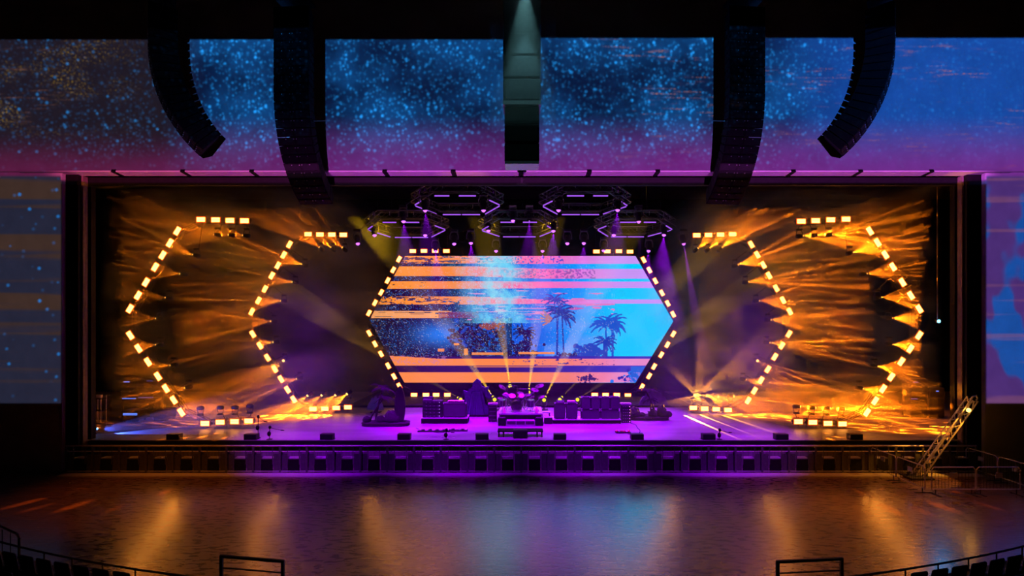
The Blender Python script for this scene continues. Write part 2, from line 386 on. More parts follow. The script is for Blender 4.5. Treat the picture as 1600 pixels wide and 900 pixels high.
# haze filling the stage house
def haze(name, c, s, dens, g=0.2, wisps=False):
    b = nb(); bx(b, c, s)
    m = bpy.data.materials.new(name); m.use_nodes = True; nt = m.node_tree; nt.nodes.clear()
    o = nt.nodes.new('ShaderNodeOutputMaterial'); v = nt.nodes.new('ShaderNodeVolumeScatter')
    v.inputs['Density'].default_value = dens; v.inputs['Anisotropy'].default_value = g; v.inputs['Color'].default_value = (1, 1, 1, 1)
    if wisps:
        tc = nt.nodes.new('ShaderNodeTexCoord'); mp = nt.nodes.new('ShaderNodeMapping'); mp.inputs['Scale'].default_value = (0.28, 0.18, 0.55)
        nz = nt.nodes.new('ShaderNodeTexNoise'); nz.inputs['Scale'].default_value = 1.0; nz.inputs['Detail'].default_value = 3; nz.inputs['Distortion'].default_value = 0.6
        mr = nt.nodes.new('ShaderNodeMapRange'); mr.inputs[1].default_value = 0.38; mr.inputs[2].default_value = 0.66; mr.inputs[3].default_value = dens * 0.35; mr.inputs[4].default_value = dens * 2.2
        nt.links.new(tc.outputs['Object'], mp.inputs[0]); nt.links.new(mp.outputs[0], nz.inputs['Vector']); nt.links.new(nz.outputs['Fac'], mr.inputs[0]); sx_ = nt.nodes.new('ShaderNodeSeparateXYZ'); ab_ = nt.nodes.new('ShaderNodeMath'); ab_.operation = 'ABSOLUTE'; fd = nt.nodes.new('ShaderNodeMapRange'); fd.inputs[1].default_value = 8.5; fd.inputs[2].default_value = 12.0; fd.inputs[3].default_value = 0.06
        ml = nt.nodes.new('ShaderNodeMath'); ml.operation = 'MULTIPLY'
        nt.links.new(tc.outputs['Object'], sx_.inputs[0]); nt.links.new(sx_.outputs[0], ab_.inputs[0]); nt.links.new(ab_.outputs[0], fd.inputs[0]); nt.links.new(mr.outputs[0], ml.inputs[0]); nt.links.new(fd.outputs[0], ml.inputs[1]); nt.links.new(ml.outputs[0], v.inputs['Density'])
    nt.links.new(v.outputs[0], o.inputs['Volume'])
    h = obj(name, b, m); tag(h, 'thin theatrical haze hanging in the air around the stage lights', 'haze'); h['kind'] = 'stuff'; return h
haze('haze', (0, 37.2, 7.6), (17, 17.8, 12.3), 0.0025)
haze('haze', (-14.63, 37.2, 7.6), (12.2, 17.8, 12.3), 0.038, wisps=True)
haze('haze', (14.63, 37.2, 7.6), (12.2, 17.8, 12.3), 0.038, wisps=True)

# ------------------------------------------------------------------ main LED screen
def screen_image(W_, H_):
    rs = np.random.RandomState(4)
    xs, ys = np.meshgrid(np.linspace(572, 1056, W_), np.linspace(400, 598, H_))
    def L3(c): return np.array(lin(c))
    t = np.clip((xs - 640) / 330, 0, 1)[..., None]
    def grad(stops):
        out = np.zeros(xs.shape + (3,)); tx = t[..., 0]
        for i in range(3): out[..., i] = np.interp(tx, [s[0] for s in stops], [L3(s[1])[i] for s in stops])
        return out
    warm = grad([(0, (255, 146, 40)), (0.3, (255, 135, 58)), (0.42, (250, 105, 150)), (0.6, (255, 95, 170)), (0.8, (225, 120, 215)), (1, (200, 150, 245))])
    cool = grad([(0, (24, 4, 36)), (0.22, (14, 12, 80)), (0.4, (0, 80, 215)), (0.6, (0, 96, 228)), (0.8, (0, 150, 250)), (1, (0, 200, 255))])
    def vnoise(sx, sy, seed):
        r = np.random.RandomState(seed); gx, gy = int(484 / sx) + 3, int(198 / sy) + 3
        g = r.rand(gy, gx); u = (xs - 572) / sx; v = (ys - 400) / sy; i = u.astype(int); j = v.astype(int); fu, fv = u - i, v - j
        fu = fu * fu * (3 - 2 * fu); fv = fv * fv * (3 - 2 * fv)
        return (g[j, i] * (1 - fu) + g[j, i + 1] * fu) * (1 - fv) + (g[j + 1, i] * (1 - fu) + g[j + 1, i + 1] * fu) * fv
    img = cool.copy()
    edge = (xs < 800)
    def yy(l, r_): return np.interp(xs, [572, 740, 850, 1056], [l, l, r_, r_])
    bands = [((400, 400), (411.5, 412)), ((416, 420), (431.5, 435.5)), ((439, 440), (451, 450)), ((463, 467.7), (475.5, 474.5))]
    for (a0, a1), (b0, b1) in bands:
        m = (ys >= yy(a0, a1)) & (ys < yy(b0, b1)); img[m] = warm[m]
    # ragged, eaten parts of the bands
    rag = vnoise(14, 1.6, 1) * 0.6 + vnoise(3, 1.3, 2) * 0.4
    m = (ys < 412) & (rag > 0.56) & (xs < 800); img[m] = (cool[m] + L3((130, 60, 70))) * 0.5
    m = (ys > 463) & (ys < 475.5) & (rag > 0.60) & (xs < 720); img[m] = cool[m] * 0.8 + 0.2 * L3((120, 50, 80))
    m = (ys > 439) & (ys < 448) & (rag > 0.68) & (xs < 665); img[m] = cool[m]
    fine = vnoise(2.2, 1.8, 3)
    m = (ys > 420) & (ys < 435.5) & (fine > 0.55) & (xs > 780) & (xs < 930); img[m] = L3((90, 50, 150)) * 0.6 + img[m] * 0.4
    m = (ys > 400) & (ys < 412) & (fine > 0.72) & (xs > 790) & (xs < 880); img[m] = L3((60, 60, 190))
    # orange line work left of centre
    for yl, h_, x1 in ((486.5, 1.2, 705), (489.5, 1.0, 680), (492.0, 2.2, 700), (495.5, 1.0, 690), (498.4, 1.0, 748), (513, 1.0, 640)):
        m = (abs(ys - yl - 1.5 * (vnoise(40, 60, int(yl)) - .5)) < h_ * (0.5 + vnoise(12, 9, int(yl) + 3))) & (xs < x1) & (xs > 580 + (80 if yl == 498.4 else 0))
        img[m] = L3((250, 165, 100))
    m = (ys > 487) & (ys < 497) & (xs > 685) & (xs < 748); img[m] = L3((130, 30, 70)) * 0.8 + 0.3 * img[m]
    m = (ys > 504) & (ys < 556) & (xs < 800)
    g1 = np.exp(-(((xs - 690) / 38) ** 2 + ((ys - 522) / 17) ** 2)); g1 = np.maximum(g1, 0.8 * np.exp(-(((xs - 765) / 24) ** 2 + ((ys - 520) / 30) ** 2)))
    low = (ys > 497) & (xs < 800)
    img[low] = L3((26, 10, 44)) * (1 - g1[low][:, None]) + L3((20, 120, 235)) * g1[low][:, None]
    m = (ys > 476) & (ys <= 497) & (xs > 748) | ((ys > 497) & (xs >= 800)); img[m] = cool[m]
    # haze-lilac clouds on the right
    cl = np.clip((vnoise(50, 12, 11) - 0.5) * 2.4, 0, 1) * ((ys > 475) & (ys < 560) & (xs > 850) & (xs < 965))
    img = img * (1 - 0.5 * cl[..., None]) + L3((110, 160, 250)) * 0.5 * cl[..., None]
    # horizontal thin pink streaks
    st = (vnoise(30, 1.7, 12) > 0.80) & (ys > 451) & (ys < 500) & (xs > 730) & (xs < 960); img[st] = L3((220, 120, 200))
    st = (vnoise(36, 3.4, 15) > 0.80) & (ys > 476) & (ys < 500) & (xs > 820) & (xs < 930); img[st] = L3((190, 90, 180))
    # strokes: foliage and palms
    def disc(cx, cy, r_, c, a=1.0):
        m_ = ((xs - cx) ** 2 + (ys - cy) ** 2) < r_ * r_; img[m_] = img[m_] * (1 - a) + L3(c) * a
    def frond(cx, cy, ang, L_, c, droop=0.55, wd=1.6):
        x, y = cx, cy; n_ = int(L_ * 1.6)
        for i in range(n_):
            s = i / n_; a = ang + (droop * s * (1 if math.cos(ang) >= 0 else -1))
            x += math.cos(a) * L_ / n_; y += math.sin(a) * L_ / n_
            disc(x, y, wd * (1 - 0.75 * abs(s - .35)) * (0.6 + 0.4 * rs.rand()), c)
    def palm(cx, cy, r_, c, base, lean=0, wd=1.3, n_=9):
        for i in range(60):
            s = i / 59; disc(cx + lean * s, cy + (base - cy) * s, wd, c)
        for i in range(n_):
            a = math.pi * (1.08 + 0.84 * -1 * 0) + math.pi * (i / (n_ - 1)) * 1.16 - 0.26
            frond(cx, cy, a, r_ * (0.8 + 0.3 * rs.rand()), c, droop=1.5 if 0.15 < i / (n_ - 1) < 0.85 else 1.0, wd=r_ * 0.085)
    for i in range(260):   # dark tree mass
        cx, cy = rs.normal(742, 24), rs.normal(524, 13)
        if 697 < cx < 792 and cy > 499: disc(cx, cy, rs.uniform(1.2, 4), [(30, 10, 48), (44, 18, 70), (20, 60, 170)][rs.randint(3)])
    for i in range(90): disc(rs.normal(768, 9), rs.normal(508, 4), rs.uniform(1, 2.4), (150, 70, 60))
    for i in range(120): disc(rs.uniform(700, 790), rs.uniform(520, 558), rs.uniform(1, 3), [(24, 8, 44), (30, 12, 60)][rs.randint(2)])
    DK = (28, 12, 70); MB = (24, 70, 190)
    palm(820, 521, 19, DK, 556, 3, 3.0, 11); 
    for i in range(70): disc(rs.normal(818, 12), rs.uniform(532, 558), rs.uniform(1.5, 4), DK)
    frond(812, 520, -2.0, 13, DK, -0.4, 2.2); frond(817, 520, -1.7, 16, DK, 0.1, 2.2)
    palm(871, 487, 24, (34, 60, 170), 560, -1, 1.6, 10); palm(878, 492, 26, (40, 50, 150), 560, 3, 1.1, 9)
    for k_ in range(5): frond(862, 497, 2.2 + 0.35 * k_, 18, (190, 120, 110), -0.6, 2.0)
    palm(946, 507, 25, (22, 84, 205), 560, 2, 1.4, 12); palm(957, 506, 24, (22, 84, 205), 560, 0, 1.8, 10)
    palm(945, 535, 20, (16, 60, 180), 560, 0, 3, 11)
    for i in range(60): disc(rs.normal(925, 12), rs.uniform(540, 560), rs.uniform(2, 5), (30, 70, 190))
    for i in range(40): disc(rs.uniform(865, 900), rs.uniform(552, 561), rs.uniform(1.5, 3), (40, 30, 110))
    palm(866, 470, 20, (70, 60, 180), 488, 0, 1.0, 9)
    # small amber signs in the dark scene
    for x0, x1, y0, y1 in ((737, 786, 550.5, 554), (810, 866, 549.5, 553), (725, 731, 544, 554), (684, 694, 544, 549), (709, 717, 536, 539)):
        m = (xs > x0) & (xs < x1) & (ys > y0) & (ys < y1); img[m] = L3((240, 140, 70))
    # lower bands
    m = (ys > 556) & (ys < 598); img[m] = (grad([(0, (46, 10, 66)), (0.5, (50, 20, 120)), (1, (60, 50, 190))]))[m]
    wl = grad([(0, (255, 140, 66)), (0.5, (255, 136, 66)), (0.75, (245, 130, 110)), (0.92, (240, 130, 170)), (1, (230, 140, 200))])
    top_ = np.interp(xs, [572, 600, 690, 1056], [555, 555, 560.5, 560.5])
    m = (ys > top_) & (ys < 571) & (xs < 1022); img[m] = wl[m]
    m = (ys > 572.3) & (ys < 573.6) & (xs > 740) & (xs < 870); img[m] = wl[m] * .8
    m = (ys > 581.5) & (ys < 597) & (xs < 1000); img[m] = wl[m]
    m = (ys > 555) & (ys < 570) & (xs < 700) & (fine > 0.62); img[m] = img[m] * 0.6 + L3((180, 120, 190)) * 0.4
    m = (ys > 560) & (ys < 571) & (xs > 800) & (xs < 960) & (vnoise(3, 1.6, 20) > 0.78); img[m] = L3((70, 40, 140))
    for i in range(40): disc(rs.normal(917, 8), rs.normal(591, 3), rs.uniform(.8, 2.2), (60, 30, 110))
    for i in range(60): disc(rs.normal(985, 11), rs.normal(590, 5), rs.uniform(1, 3), [(40, 40, 170), (30, 120, 240), (220, 120, 200)][rs.randint(3)])
    m = (ys > 572) & (ys < 598) & (xs > 985); img[m] = L3((20, 110, 230)) * .7 + img[m] * .3
    # star dust
    q = rs.rand(*xs.shape); wcol = np.exp(-((xs - 775 - (ys - 450) * .1) / 42) ** 2) * (ys < 505)
    den = 0.10 + 0.40 * wcol; dotm = (q < den) & (ys < 556)
    isw = np.isin(np.arange(H_)[:, None] * 0 + (img[..., 0] > 0.55), True)
    c1 = L3((30, 140, 250)); c2 = L3((225, 240, 255)); c3 = L3((250, 170, 225))
    pick = rs.rand(*xs.shape)
    d1 = dotm & ~isw & (pick < .75) & (xs < 900); img[d1] = img[d1] * .3 + c1 * .7
    d2 = dotm & (pick > .86) & (xs < 960); img[d2] = c2 * .8
    d3 = dotm & isw & (pick < .45) & (wcol + 0.0 > 0.12); img[d3] = c3
    wc = np.clip(wcol * (0.4 + 1.5 * (vnoise(16, 12, 30) * .6 + vnoise(4, 4, 31) * .4 - .35)), 0, 0.85)[..., None]
    img = img * (1 - wc) + L3((120, 225, 255)) * wc
    return img
SCY = 42.45
S_TL, S_TR, S_R, S_BR, S_BL, S_L = (633, 400), (993, 400), (1052, 502), (993, 598), (632, 598), (577, 500)
def screen():
    W_, H_ = 968, 396
    img = screen_image(W_, H_)
    NX, NY = 560, 300
    verts = []; cols = np.ones((NX * NY, 4), np.float32)
    for j in range(NY):
        y = 400 + 198 * j / (NY - 1)
        if y < 500: xl = S_TL[0] + (S_L[0] - S_TL[0]) * (y - 400) / 100
        else: xl = S_L[0] + (S_BL[0] - S_L[0]) * (y - 500) / 98
        if y < 502: xr = S_TR[0] + (S_R[0] - S_TR[0]) * (y - 400) / 102
        else: xr = S_R[0] + (S_BR[0] - S_R[0]) * (y - 502) / 96
        X = np.linspace(xl, xr, NX)
        for x in X: verts.append(tuple(P(x, y, SCY)))
        ix = np.clip(((X - 572) / 484 * (W_ - 1)).astype(int), 0, W_ - 1); iy = min(H_ - 1, int((y - 400) / 198 * (H_ - 1)))
        cols[j * NX:(j + 1) * NX, :3] = img[iy, ix]
    faces = [(j * NX + i, j * NX + i + 1, (j + 1) * NX + i + 1, (j + 1) * NX + i) for j in range(NY - 1) for i in range(NX - 1)]
    me = bpy.data.meshes.new('led_panel'); me.from_pydata(verts, [], faces)
    ca = me.color_attributes.new('picture', 'FLOAT_COLOR', 'POINT'); ca.data.foreach_set('color', cols.ravel())
    m = bpy.data.materials.new('led_picture'); m.use_nodes = True; nt = m.node_tree; nt.nodes.clear()
    o = nt.nodes.new('ShaderNodeOutputMaterial'); e = nt.nodes.new('ShaderNodeEmission'); a = nt.nodes.new('ShaderNodeAttribute'); a.attribute_name = 'picture'
    nt.links.new(a.outputs['Color'], e.inputs[0]); e.inputs[1].default_value = 1.0; nt.links.new(e.outputs[0], o.inputs[0]); m.cycles.emission_sampling = 'NONE'
    me.materials.append(m)
    t = thing('led_screen', 'large six-sided video screen showing orange and blue bands with palms at upstage centre', 'screen', P(813, 598, SCY))
    pn = bpy.data.objects.new('led_panel', me); COL.objects.link(pn); pn.parent = t; pn.matrix_parent_inverse = Matrix.Translation(-t.location)
    b = nb(); prism(b, [(P(x, y, SCY).x - t.location.x, P(x, y, SCY).z - t.location.z) for x, y in ((631, 398.5), (995, 398.5), (1054, 502), (995, 599.5), (630, 599.5), (575, 500))], 0.02, 0.18)
    obj('backing', b, M_CASE, t)
    return t
screen()
# ------------------------------------------------------------------ strobe panels on the nested hexagon frames
YO, YM, YI = 30.2, 35.3, 42.3
def ordinal(i, n):
    return ['first', 'second', 'third', 'fourth', 'fifth', 'sixth', 'seventh', 'eighth'][i]
HEX = {
 'outer left': (YO, [(314,343),(337,343.5),(359.5,344.5),(382,345)], [(277.3,361),(265.7,379.7),(254.3,398.7),(242.7,417.3),(228.3,441),(216,461.7),(203.3,482.3)],
    [(203.7,524),(216.7,544.3),(231.5,565.5),(247,588),(259.4,607),(271.6,625),(283.4,644)], [(320.4,661.6),(344,659.6),(366.6,658.6),(388.6,657.6)]),
 'middle left': (YM, [(481.5,366),(500,366.5),(518.6,366.8),(536.5,367)], [(452.4,382),(443.4,398.3),(434.3,414.7),(424.8,430.6),(414,451.6),(404,469.5),(393.5,487)],
    [(395,522),(406.3,540),(418,558.8),(429.4,576.7),(439.2,592.3),(449.3,608.8),(459,624)], [(489,639),(507.6,638.5),(525.5,637.4),(543.7,636.2)]),
 'inner left': (YI, [(645,392.3),(662.5,392),(680,392),(697.5,392.2)], [(623.5,405),(614.4,421.8),(605.8,438.3),(595.7,456.9),(586,473),(576.6,489)],
    [(577,520.6),(586,537.4),(595.4,553),(606.6,571.5),(615.7,588.2),(624,603)], [(647,617),(665.6,617),(681.5,617),(699,617)]),
 'inner right': (YI, [(932,393),(949,392.7),(967,392.5),(984.4,393.3)], [(1005.7,406),(1014.6,422),(1024,439),(1034.2,457.6),(1043.3,474),(1051.8,491)],
    [(1052,521.8),(1042.8,538.6),(1033.2,554.3),(1022,572.7),(1014.3,587.4),(1003,604.3)], [(929.3,616.8),(946.3,617),(963.7,617),(981,617.6)]),
 'middle right': (YM, [(1088.6,367.7),(1107,367.2),(1125.8,366.8),(1144.6,366)], [(1173.7,382),(1183.2,398),(1192.7,414),(1201.5,430.5),(1212.8,450.3),(1223.3,469),(1233.8,486.7)],
    [(1232.7,521.8),(1221.5,540),(1210.5,557.5),(1199.7,577),(1189,594),(1178.7,610.4),(1168.9,625.8)], [(1083.3,637.3),(1101,638.5),(1119,639.5),(1137.6,640.7)]),
 'outer right': (YO, [(1251.9,345.7),(1274.4,344.8),(1298,343.5),(1321.8,342.6)], [(1359,361),(1371,379),(1383,398),(1395,417),(1409.8,441),(1423,461.7),(1436.2,482.7)],
    [(1436,524),(1422.2,544.8),(1408,565),(1392.4,588.8),(1379.5,607.4),(1367.2,626.2),(1354.5,644.3)], [(1247.4,658.8),(1270,659.8),(1293.6,661.5),(1316.3,662.4)]),
}
def make_strobe():
    t = thing('strobe_light', '', 'stage light')
    b = nb(); bx(b, (0, 0.09, 0), (0.52, 0.16, 0.32), bev=0.02); obj('housing', b, M_CASE, t)
    b = nb(); bx(b, (0, 0.0, 0), (0.52, 0.012, 0.32)); obj('bloom_plate', b, M_STROBE_BLOOM, t)
    for z in (0.06, -0.06):
        b = nb(); bx(b, (0, -0.014, z), (0.42, 0.012, 0.105)); obj('light_panel', b, M_STROBE, t)
    b = nb()
    for x in (-0.285, 0.285): bx(b, (x, 0.1, 0), (0.02, 0.05, 0.12))
    bx(b, (0, 0.2, 0), (0.58, 0.03, 0.05)); bx(b, (0, 0.27, 0), (0.3, 0.14, 0.04)); obj('bracket', b, M_TRUSS, t)
    return t
strobe0 = make_strobe(); _first = [True]
def put(proto, first, loc, rot, label, group):
    if first[0]:
        first[0] = False; proto.location = loc; proto.rotation_euler = rot; proto['label'] = label; proto['group'] = group; return proto
    return dup(proto, loc, rot, label, group)
sides_info = {}
for nm, (Y0, top, up, dn, bot) in HEX.items():
    s = -1 if 'left' in nm else 1
    def yat(px): return Y0
    for rowname, row in (('top row', top), ('upper slant', up), ('lower slant', dn), ('bottom row', bot)):
        n_ = len(row)
        for i, (px, py) in enumerate(row):
            if 'row' in rowname: ang = 0.0
            else:
                a, c = P(*row[0], Y0), P(*row[-1], Y0); d = c - a; ang = -math.atan2(d.z, d.x)
            if 'slant' in rowname: lab = 'amber strobe on the %s of the %s frame, %s from its top' % (rowname, nm, ordinal(i, n_))
            else:
                j = i if s < 0 else n_ - 1 - i
                lab = 'amber strobe in the %s of the %s frame, %s from outer end' % (rowname, nm, ordinal(j, n_))
            put(strobe0, _first, P(px, py, yat(px)), (0, ang, 0), lab, 'amber strobes of the %s frame' % nm)
    # carrying truss behind the strobes, one thing per half hexagon
    d = 0.42
    def Q(p): v = P(*p, Y0); v.y += d; return v
    t = thing('hexagon_frame', 'dark box truss half hexagon carrying the %s strobes' % nm, 'truss', (Q(bot[0]).x, Y0 + d, STAGE), group=None)
    for pn, a, c in (('top_truss', top[0], top[-1]), ('slant_truss', up[0], up[-1]), ('slant_truss', dn[0], dn[-1]), ('bottom_truss', bot[0], bot[-1])):
        b = nb(); lattice(b, Q(a) - t.location, Q(c) - t.location, 0.22, 0.018, 0.4, up=Vector((0, 1, 0))); obj(pn, b, M_TRUSS, t)
    # corner joints and the link at the waist
    cor = [((top[0] if s < 0 else top[-1]), up[0]), (up[-1], dn[0]), (dn[-1], (bot[0] if s < 0 else bot[-1]))]
    for a, c in cor:
        b = nb(); lattice(b, Q(a) - t.location, Q(c) - t.location, 0.22, 0.018, 0.3, up=Vector((0, 1, 0))); obj('corner_link', b, M_TRUSS, t)
    for e in (top[0], top[-1]):
        b = nb(); tube(b, Q(e) - t.location, Vector((Q(e).x, Y0 + d, 16.88)) - t.location, 0.008); obj('hoist_chain', b, M_TRUSS, t)

# ------------------------------------------------------------------ moving head lights
def make_mover(name, lens, ld, head_dir, label, group, loc, hang=True, scale=1.0, arm_to=None):
    """base plate, U yoke, barrel head turned to head_dir, glowing lens, and its lamp"""
    t = thing(name, label, 'stage light', loc, (0, 0, 0), group)
    if arm_to is not None:
        ab = nb(); a0 = Vector((0, 0, 0.44 * scale * (1 if hang else -1))); ae = Vector(arm_to) - Vector(loc); cl_ = .26; [bar(ab, ae - Vector(q_) * cl_, ae + Vector(q_) * cl_, .03) for q_ in ((1, 0, 0), (0, 1, 0), (0, 0, 1))]; path(ab, [a0, a0 + Vector((0, 0.18 if arm_to[1] > loc[1] else 0, 0)), Vector(arm_to) - Vector(loc)], 0.02); obj('mounting_arm', ab, M_TRUSS, t)
    u = 1 if hang else -1; k = scale
    b = nb(); bx(b, (0, 0, 0.46 * k * u), (0.36 * k, 0.26 * k, 0.12 * k), bev=0.02); obj('base', b, M_CASE, t)
    b = nb()
    path(b, [(-0.2 * k, 0, 0.0), (-0.21 * k, 0, 0.2 * k * u), (-0.16 * k, 0, 0.36 * k * u), (0, 0, 0.40 * k * u), (0.16 * k, 0, 0.36 * k * u), (0.21 * k, 0, 0.2 * k * u), (0.2 * k, 0, 0.0)], 0.025 * k)
    obj('yoke', b, mat('yoke_shell', (0.12, 0.12, 0.13), 0.3), t)
    q = Vector(head_dir).normalized().to_track_quat('Z', 'Y').to_matrix().to_4x4()
    hd = nb(); lathe(hd, [(0.05 * k, -0.24 * k), (0.13 * k, -0.22 * k), (0.155 * k, -0.1 * k), (0.15 * k, 0.05 * k), (0.12 * k, 0.16 * k), (0.125 * k, 0.22 * k)], 12, q); h = obj('head', hd, M_CASE, t)
    lb = nb(); tube(lb, q @ Vector((0, 0, 0.222 * k)), q @ Vector((0, 0, 0.24 * k)), 0.10 * k, seg=12); sph(lb, q @ Vector((0, 0, 0.24 * k)), (0.075 * k,) * 3); obj('lens', lb, lens, h)
    if ld is not None:
        lo = bpy.data.objects.new('lamp', ld); COL.objects.link(lo); lo.parent = t
        lo.location = Vector(head_dir).normalized() * 0.33 * k
        lo.rotation_euler = Vector(head_dir).normalized().to_track_quat('-Z', 'Y').to_euler()
    return t
def near_on(segs, p):
    best = None
    for a, c in segs:
        d = c - a; t_ = max(0, min(1, (p - a).dot(d) / d.length_squared)); q = a + d * t_
        if best is None or (q - p).length < (best - p).length: best = q
    return best
SEGS = {}
for nm, (Y0, top, up, dn, bot) in HEX.items():
    SEGS[nm] = [(P(*r_[0], Y0 + .42), P(*r_[-1], Y0 + .42)) for r_ in (top, up, dn, bot)]
def make_mover_on(nm, lens, ld, d, label, group, loc, hang=True):
    loc = Vector(loc) - Vector(d).normalized() * 0.20; p = Vector(loc) + Vector((0, 0, 0.46 if hang else -0.46))
    return make_mover('moving_light', lens, ld, d, label, group, loc, hang, 0.75, near_on(SEGS[nm], p))
MOV = {
 'outer left': (YO, [(335,366.7),(357.7,367),(380,367.7)], [(301.7,398),(281.7,428),(259,465),(244,497.7),(244,538.7),(266.7,570.7),(289.6,606)], [(309,638),(340,637),(363,637),(386,635)]),
 'middle left': (YM, [(499,386.6),(517,386.6),(535,387)], [(471.7,412.8),(456.8,440.6),(439,470),(423.3,502),(427,534.6),(442.4,563.8),(463.8,592)], [(480,618.6),(502,618),(523.5,617.8),(541.7,616)]),
 'middle right': (YM, [(1128,386.8),(1109,387.5),(1090.3,388)], [(1153,413.7),(1169.3,440.3),(1186,470),(1204.3,499.8),(1202.6,535.3),(1184,563.9),(1165.5,593.2)], [(1146.9,619.4),(1122.4,619.9),(1104.3,618.7),(1086,617.7)]),
 'outer right': (YO, [(1299.8,366.5),(1277,367.2),(1254.3,368.5)], [(1332.5,394.4),(1354,427.6),(1376.8,464.3),(1393.6,497),(1394,538),(1371,572.4),(1348,607)], [(1320,639),(1296.8,637.7),(1274,637),(1250.3,635.3)]),
}
SPOT_FLOOR = gobo_spot('amber_floor_beam', ORANGE, 80000, 26, freq=14, dot=.30, base=0.0, seed=2.2)
for nm, (Y0, top, dia, bot) in MOV.items():
    s = -1 if 'left' in nm else 1
    bank = SPOT_DIM if nm == 'outer left' else SPOT_LM if nm == 'middle left' else SPOT_OR
    for i, (px, py) in enumerate(top):
        d = (s * 0.75, 0.12, 0.62) if 'middle' in nm else (s * 1.0, 0.15, 0.12)
        make_mover_on(nm, M_LENS_OR, bank[i % 3], d, 'amber moving head under the top row of the %s frame, %s from outside' % (nm, ordinal(i, 3)), 'moving heads of the %s frame' % nm, P(px, py, Y0 - .1))
    for i, (px, py) in enumerate(dia):
        dz = (0.28, 0.12, 0.02, 0.0, -0.05, -0.12, -0.2)[i]
        ld_, dd = bank[i % 3], (s * 1.0, 0.08, dz)
        if i == 5 and 'middle' in nm: ld_, dd = SPOT_FLOOR, (s * 2.2, -16.5, -4.6)
        make_mover_on(nm, M_LENS_OR, ld_, dd, 'amber moving head inside the slants of the %s frame, %s from the top' % (nm, ordinal(i, 7)), 'moving heads of the %s frame' % nm, P(px, py, Y0 - .1))
    for i, (px, py) in enumerate(bot):
        d = {'outer left': (-0.85, 0.35, -0.08), 'middle left': (-0.6, -0.45, -0.45), 'middle right': (0.9, -0.35, -0.12 - 0.1 * i), 'outer right': (1.0, -0.02, -0.03)}[nm]
        b_ = SPOT_DIM if nm == 'outer left' else SPOT_OR
        if nm == 'middle right' and i == 3: b_ = [SPOT_FLARE]; d = (0.1, -1, .02)
        make_mover_on(nm, M_LENS_OR, b_[i % len(b_)], d, 'amber moving head above bottom row of the %s frame, %s from outside' % (nm, ordinal(i, 4)), 'moving heads of the %s frame' % nm, P(px, py, Y0 - .1), hang=False)
# ------------------------------------------------------------------ overhead hexagon light rings
ORD = ['first', 'second', 'third', 'fourth', 'fifth', 'sixth', 'seventh', 'eighth', 'ninth', 'tenth', 'eleventh', 'twelfth', 'thirteenth', 'fourteenth', 'fifteenth', 'sixteenth', 'seventeenth',
       'eighteenth', 'nineteenth', 'twentieth'] + ['twenty ' + x for x in ('first', 'second', 'third', 'fourth', 'fifth', 'sixth', 'seventh', 'eighth', 'ninth')] + ['thirtieth'] + ['thirty ' + x for x in ('first', 'second', 'third', 'fourth', 'fifth')]
def onz(px, py, z):           # photo pixel on the horizontal plane at height z
    Y = 900 * (z - H) / (503 - py); return Vector(((px - 813) * Y / 900, Y, z))
RINGS = {
 'upper left': (13.7, 306, 335.3, 321, [672, 750, 782, 757, 684, 647], [(679,702),(717,743.5),(692,720),(722,750)]),
 'upper right': (13.7, 306, 335.3, 322, [880, 957, 981, 940, 872, 847], [(886,912.5),(927,950),(878,906),(908,936)]),
 'lower left': (12.8, 347.5, 371, 359, [590, 665, 697, 673, 612, 574], [(598,619),(630,655),(617,642),(644,669)]),
 'lower centre': (12.8, 347.3, 370, 360, [775, 845, 867, 842, 782, 752], [(782,804),(817,839),(786,811),(812,837)]),
 'lower right': (12.8, 347.3, 370, 359, [962, 1032, 1051, 1010, 951, 933], [(969,994),(1006,1025),(955,979),(981,1006)]),
}
RSEG = []
for nm, (z, yn, yf, ym, xs_, tb) in RINGS.items():
    ys_ = [yn, yn, ym, yf, yf, ym]
    V = [onz(x, y, z) for x, y in zip(xs_, ys_)]
    c = sum(V, Vector()) / 6
    t = thing('light_ring', 'hexagonal overhead truss ring with purple light tubes, the %s one' % nm, 'truss ring', c, group='overhead light rings')
    for i in range(6):
        a, e = V[i], V[(i + 1) % 6]
        up = Vector((0, 0, 0.42)); RSEG.append((a + up, e + up))
        b = nb(); lattice(b, a + up - c, e + up - c, 0.42, 0.022, 0.5); obj('truss_section', b, M_TRUSS, t)
        b = nb(); tube(b, a + up * 1.7 - c, e + up * 1.7 - c, 0.022)
        for s_ in (0.25, 0.75):
            m_ = a.lerp(e, s_); tube(b, m_ + up * 1.7 - c, m_ + up - c, 0.015)
        obj('top_pipe', b, M_ALU, t)
    tubes = [(onz(tb[0][0], yn, z), onz(tb[0][1], yn, z)), (onz(tb[1][0], yn, z), onz(tb[1][1], yn, z)), (onz(tb[2][0], yf, z), onz(tb[2][1], yf, z)), (onz(tb[3][0], yf, z), onz(tb[3][1], yf, z)),
             (V[1].lerp(V[2], .45), V[1].lerp(V[2], .93)), (V[2].lerp(V[3], .07), V[2].lerp(V[3], .93)), (V[4].lerp(V[5], .07), V[4].lerp(V[5], .93)), (V[5].lerp(V[0], .07), V[5].lerp(V[0], .5))]
    for a, e in tubes:
        b = nb(); tube(b, a - c, e - c, 0.038); o_ = obj('light_tube', b, M_TUBE, t)
        b = nb(); bar(b, a - c + Vector((0, 0, .07)), e - c + Vector((0, 0, .07)), 0.07); obj('tube_holder', b, M_CASE, o_)
    b = nb()
    for i in (0, 1, 3, 4): tube(b, V[i] + Vector((0, 0, .5)) - c, Vector((V[i].x, V[i].y, 16.88)) - c, 0.01)
    obj('hoist_chain', b, M_TRUSS, t)
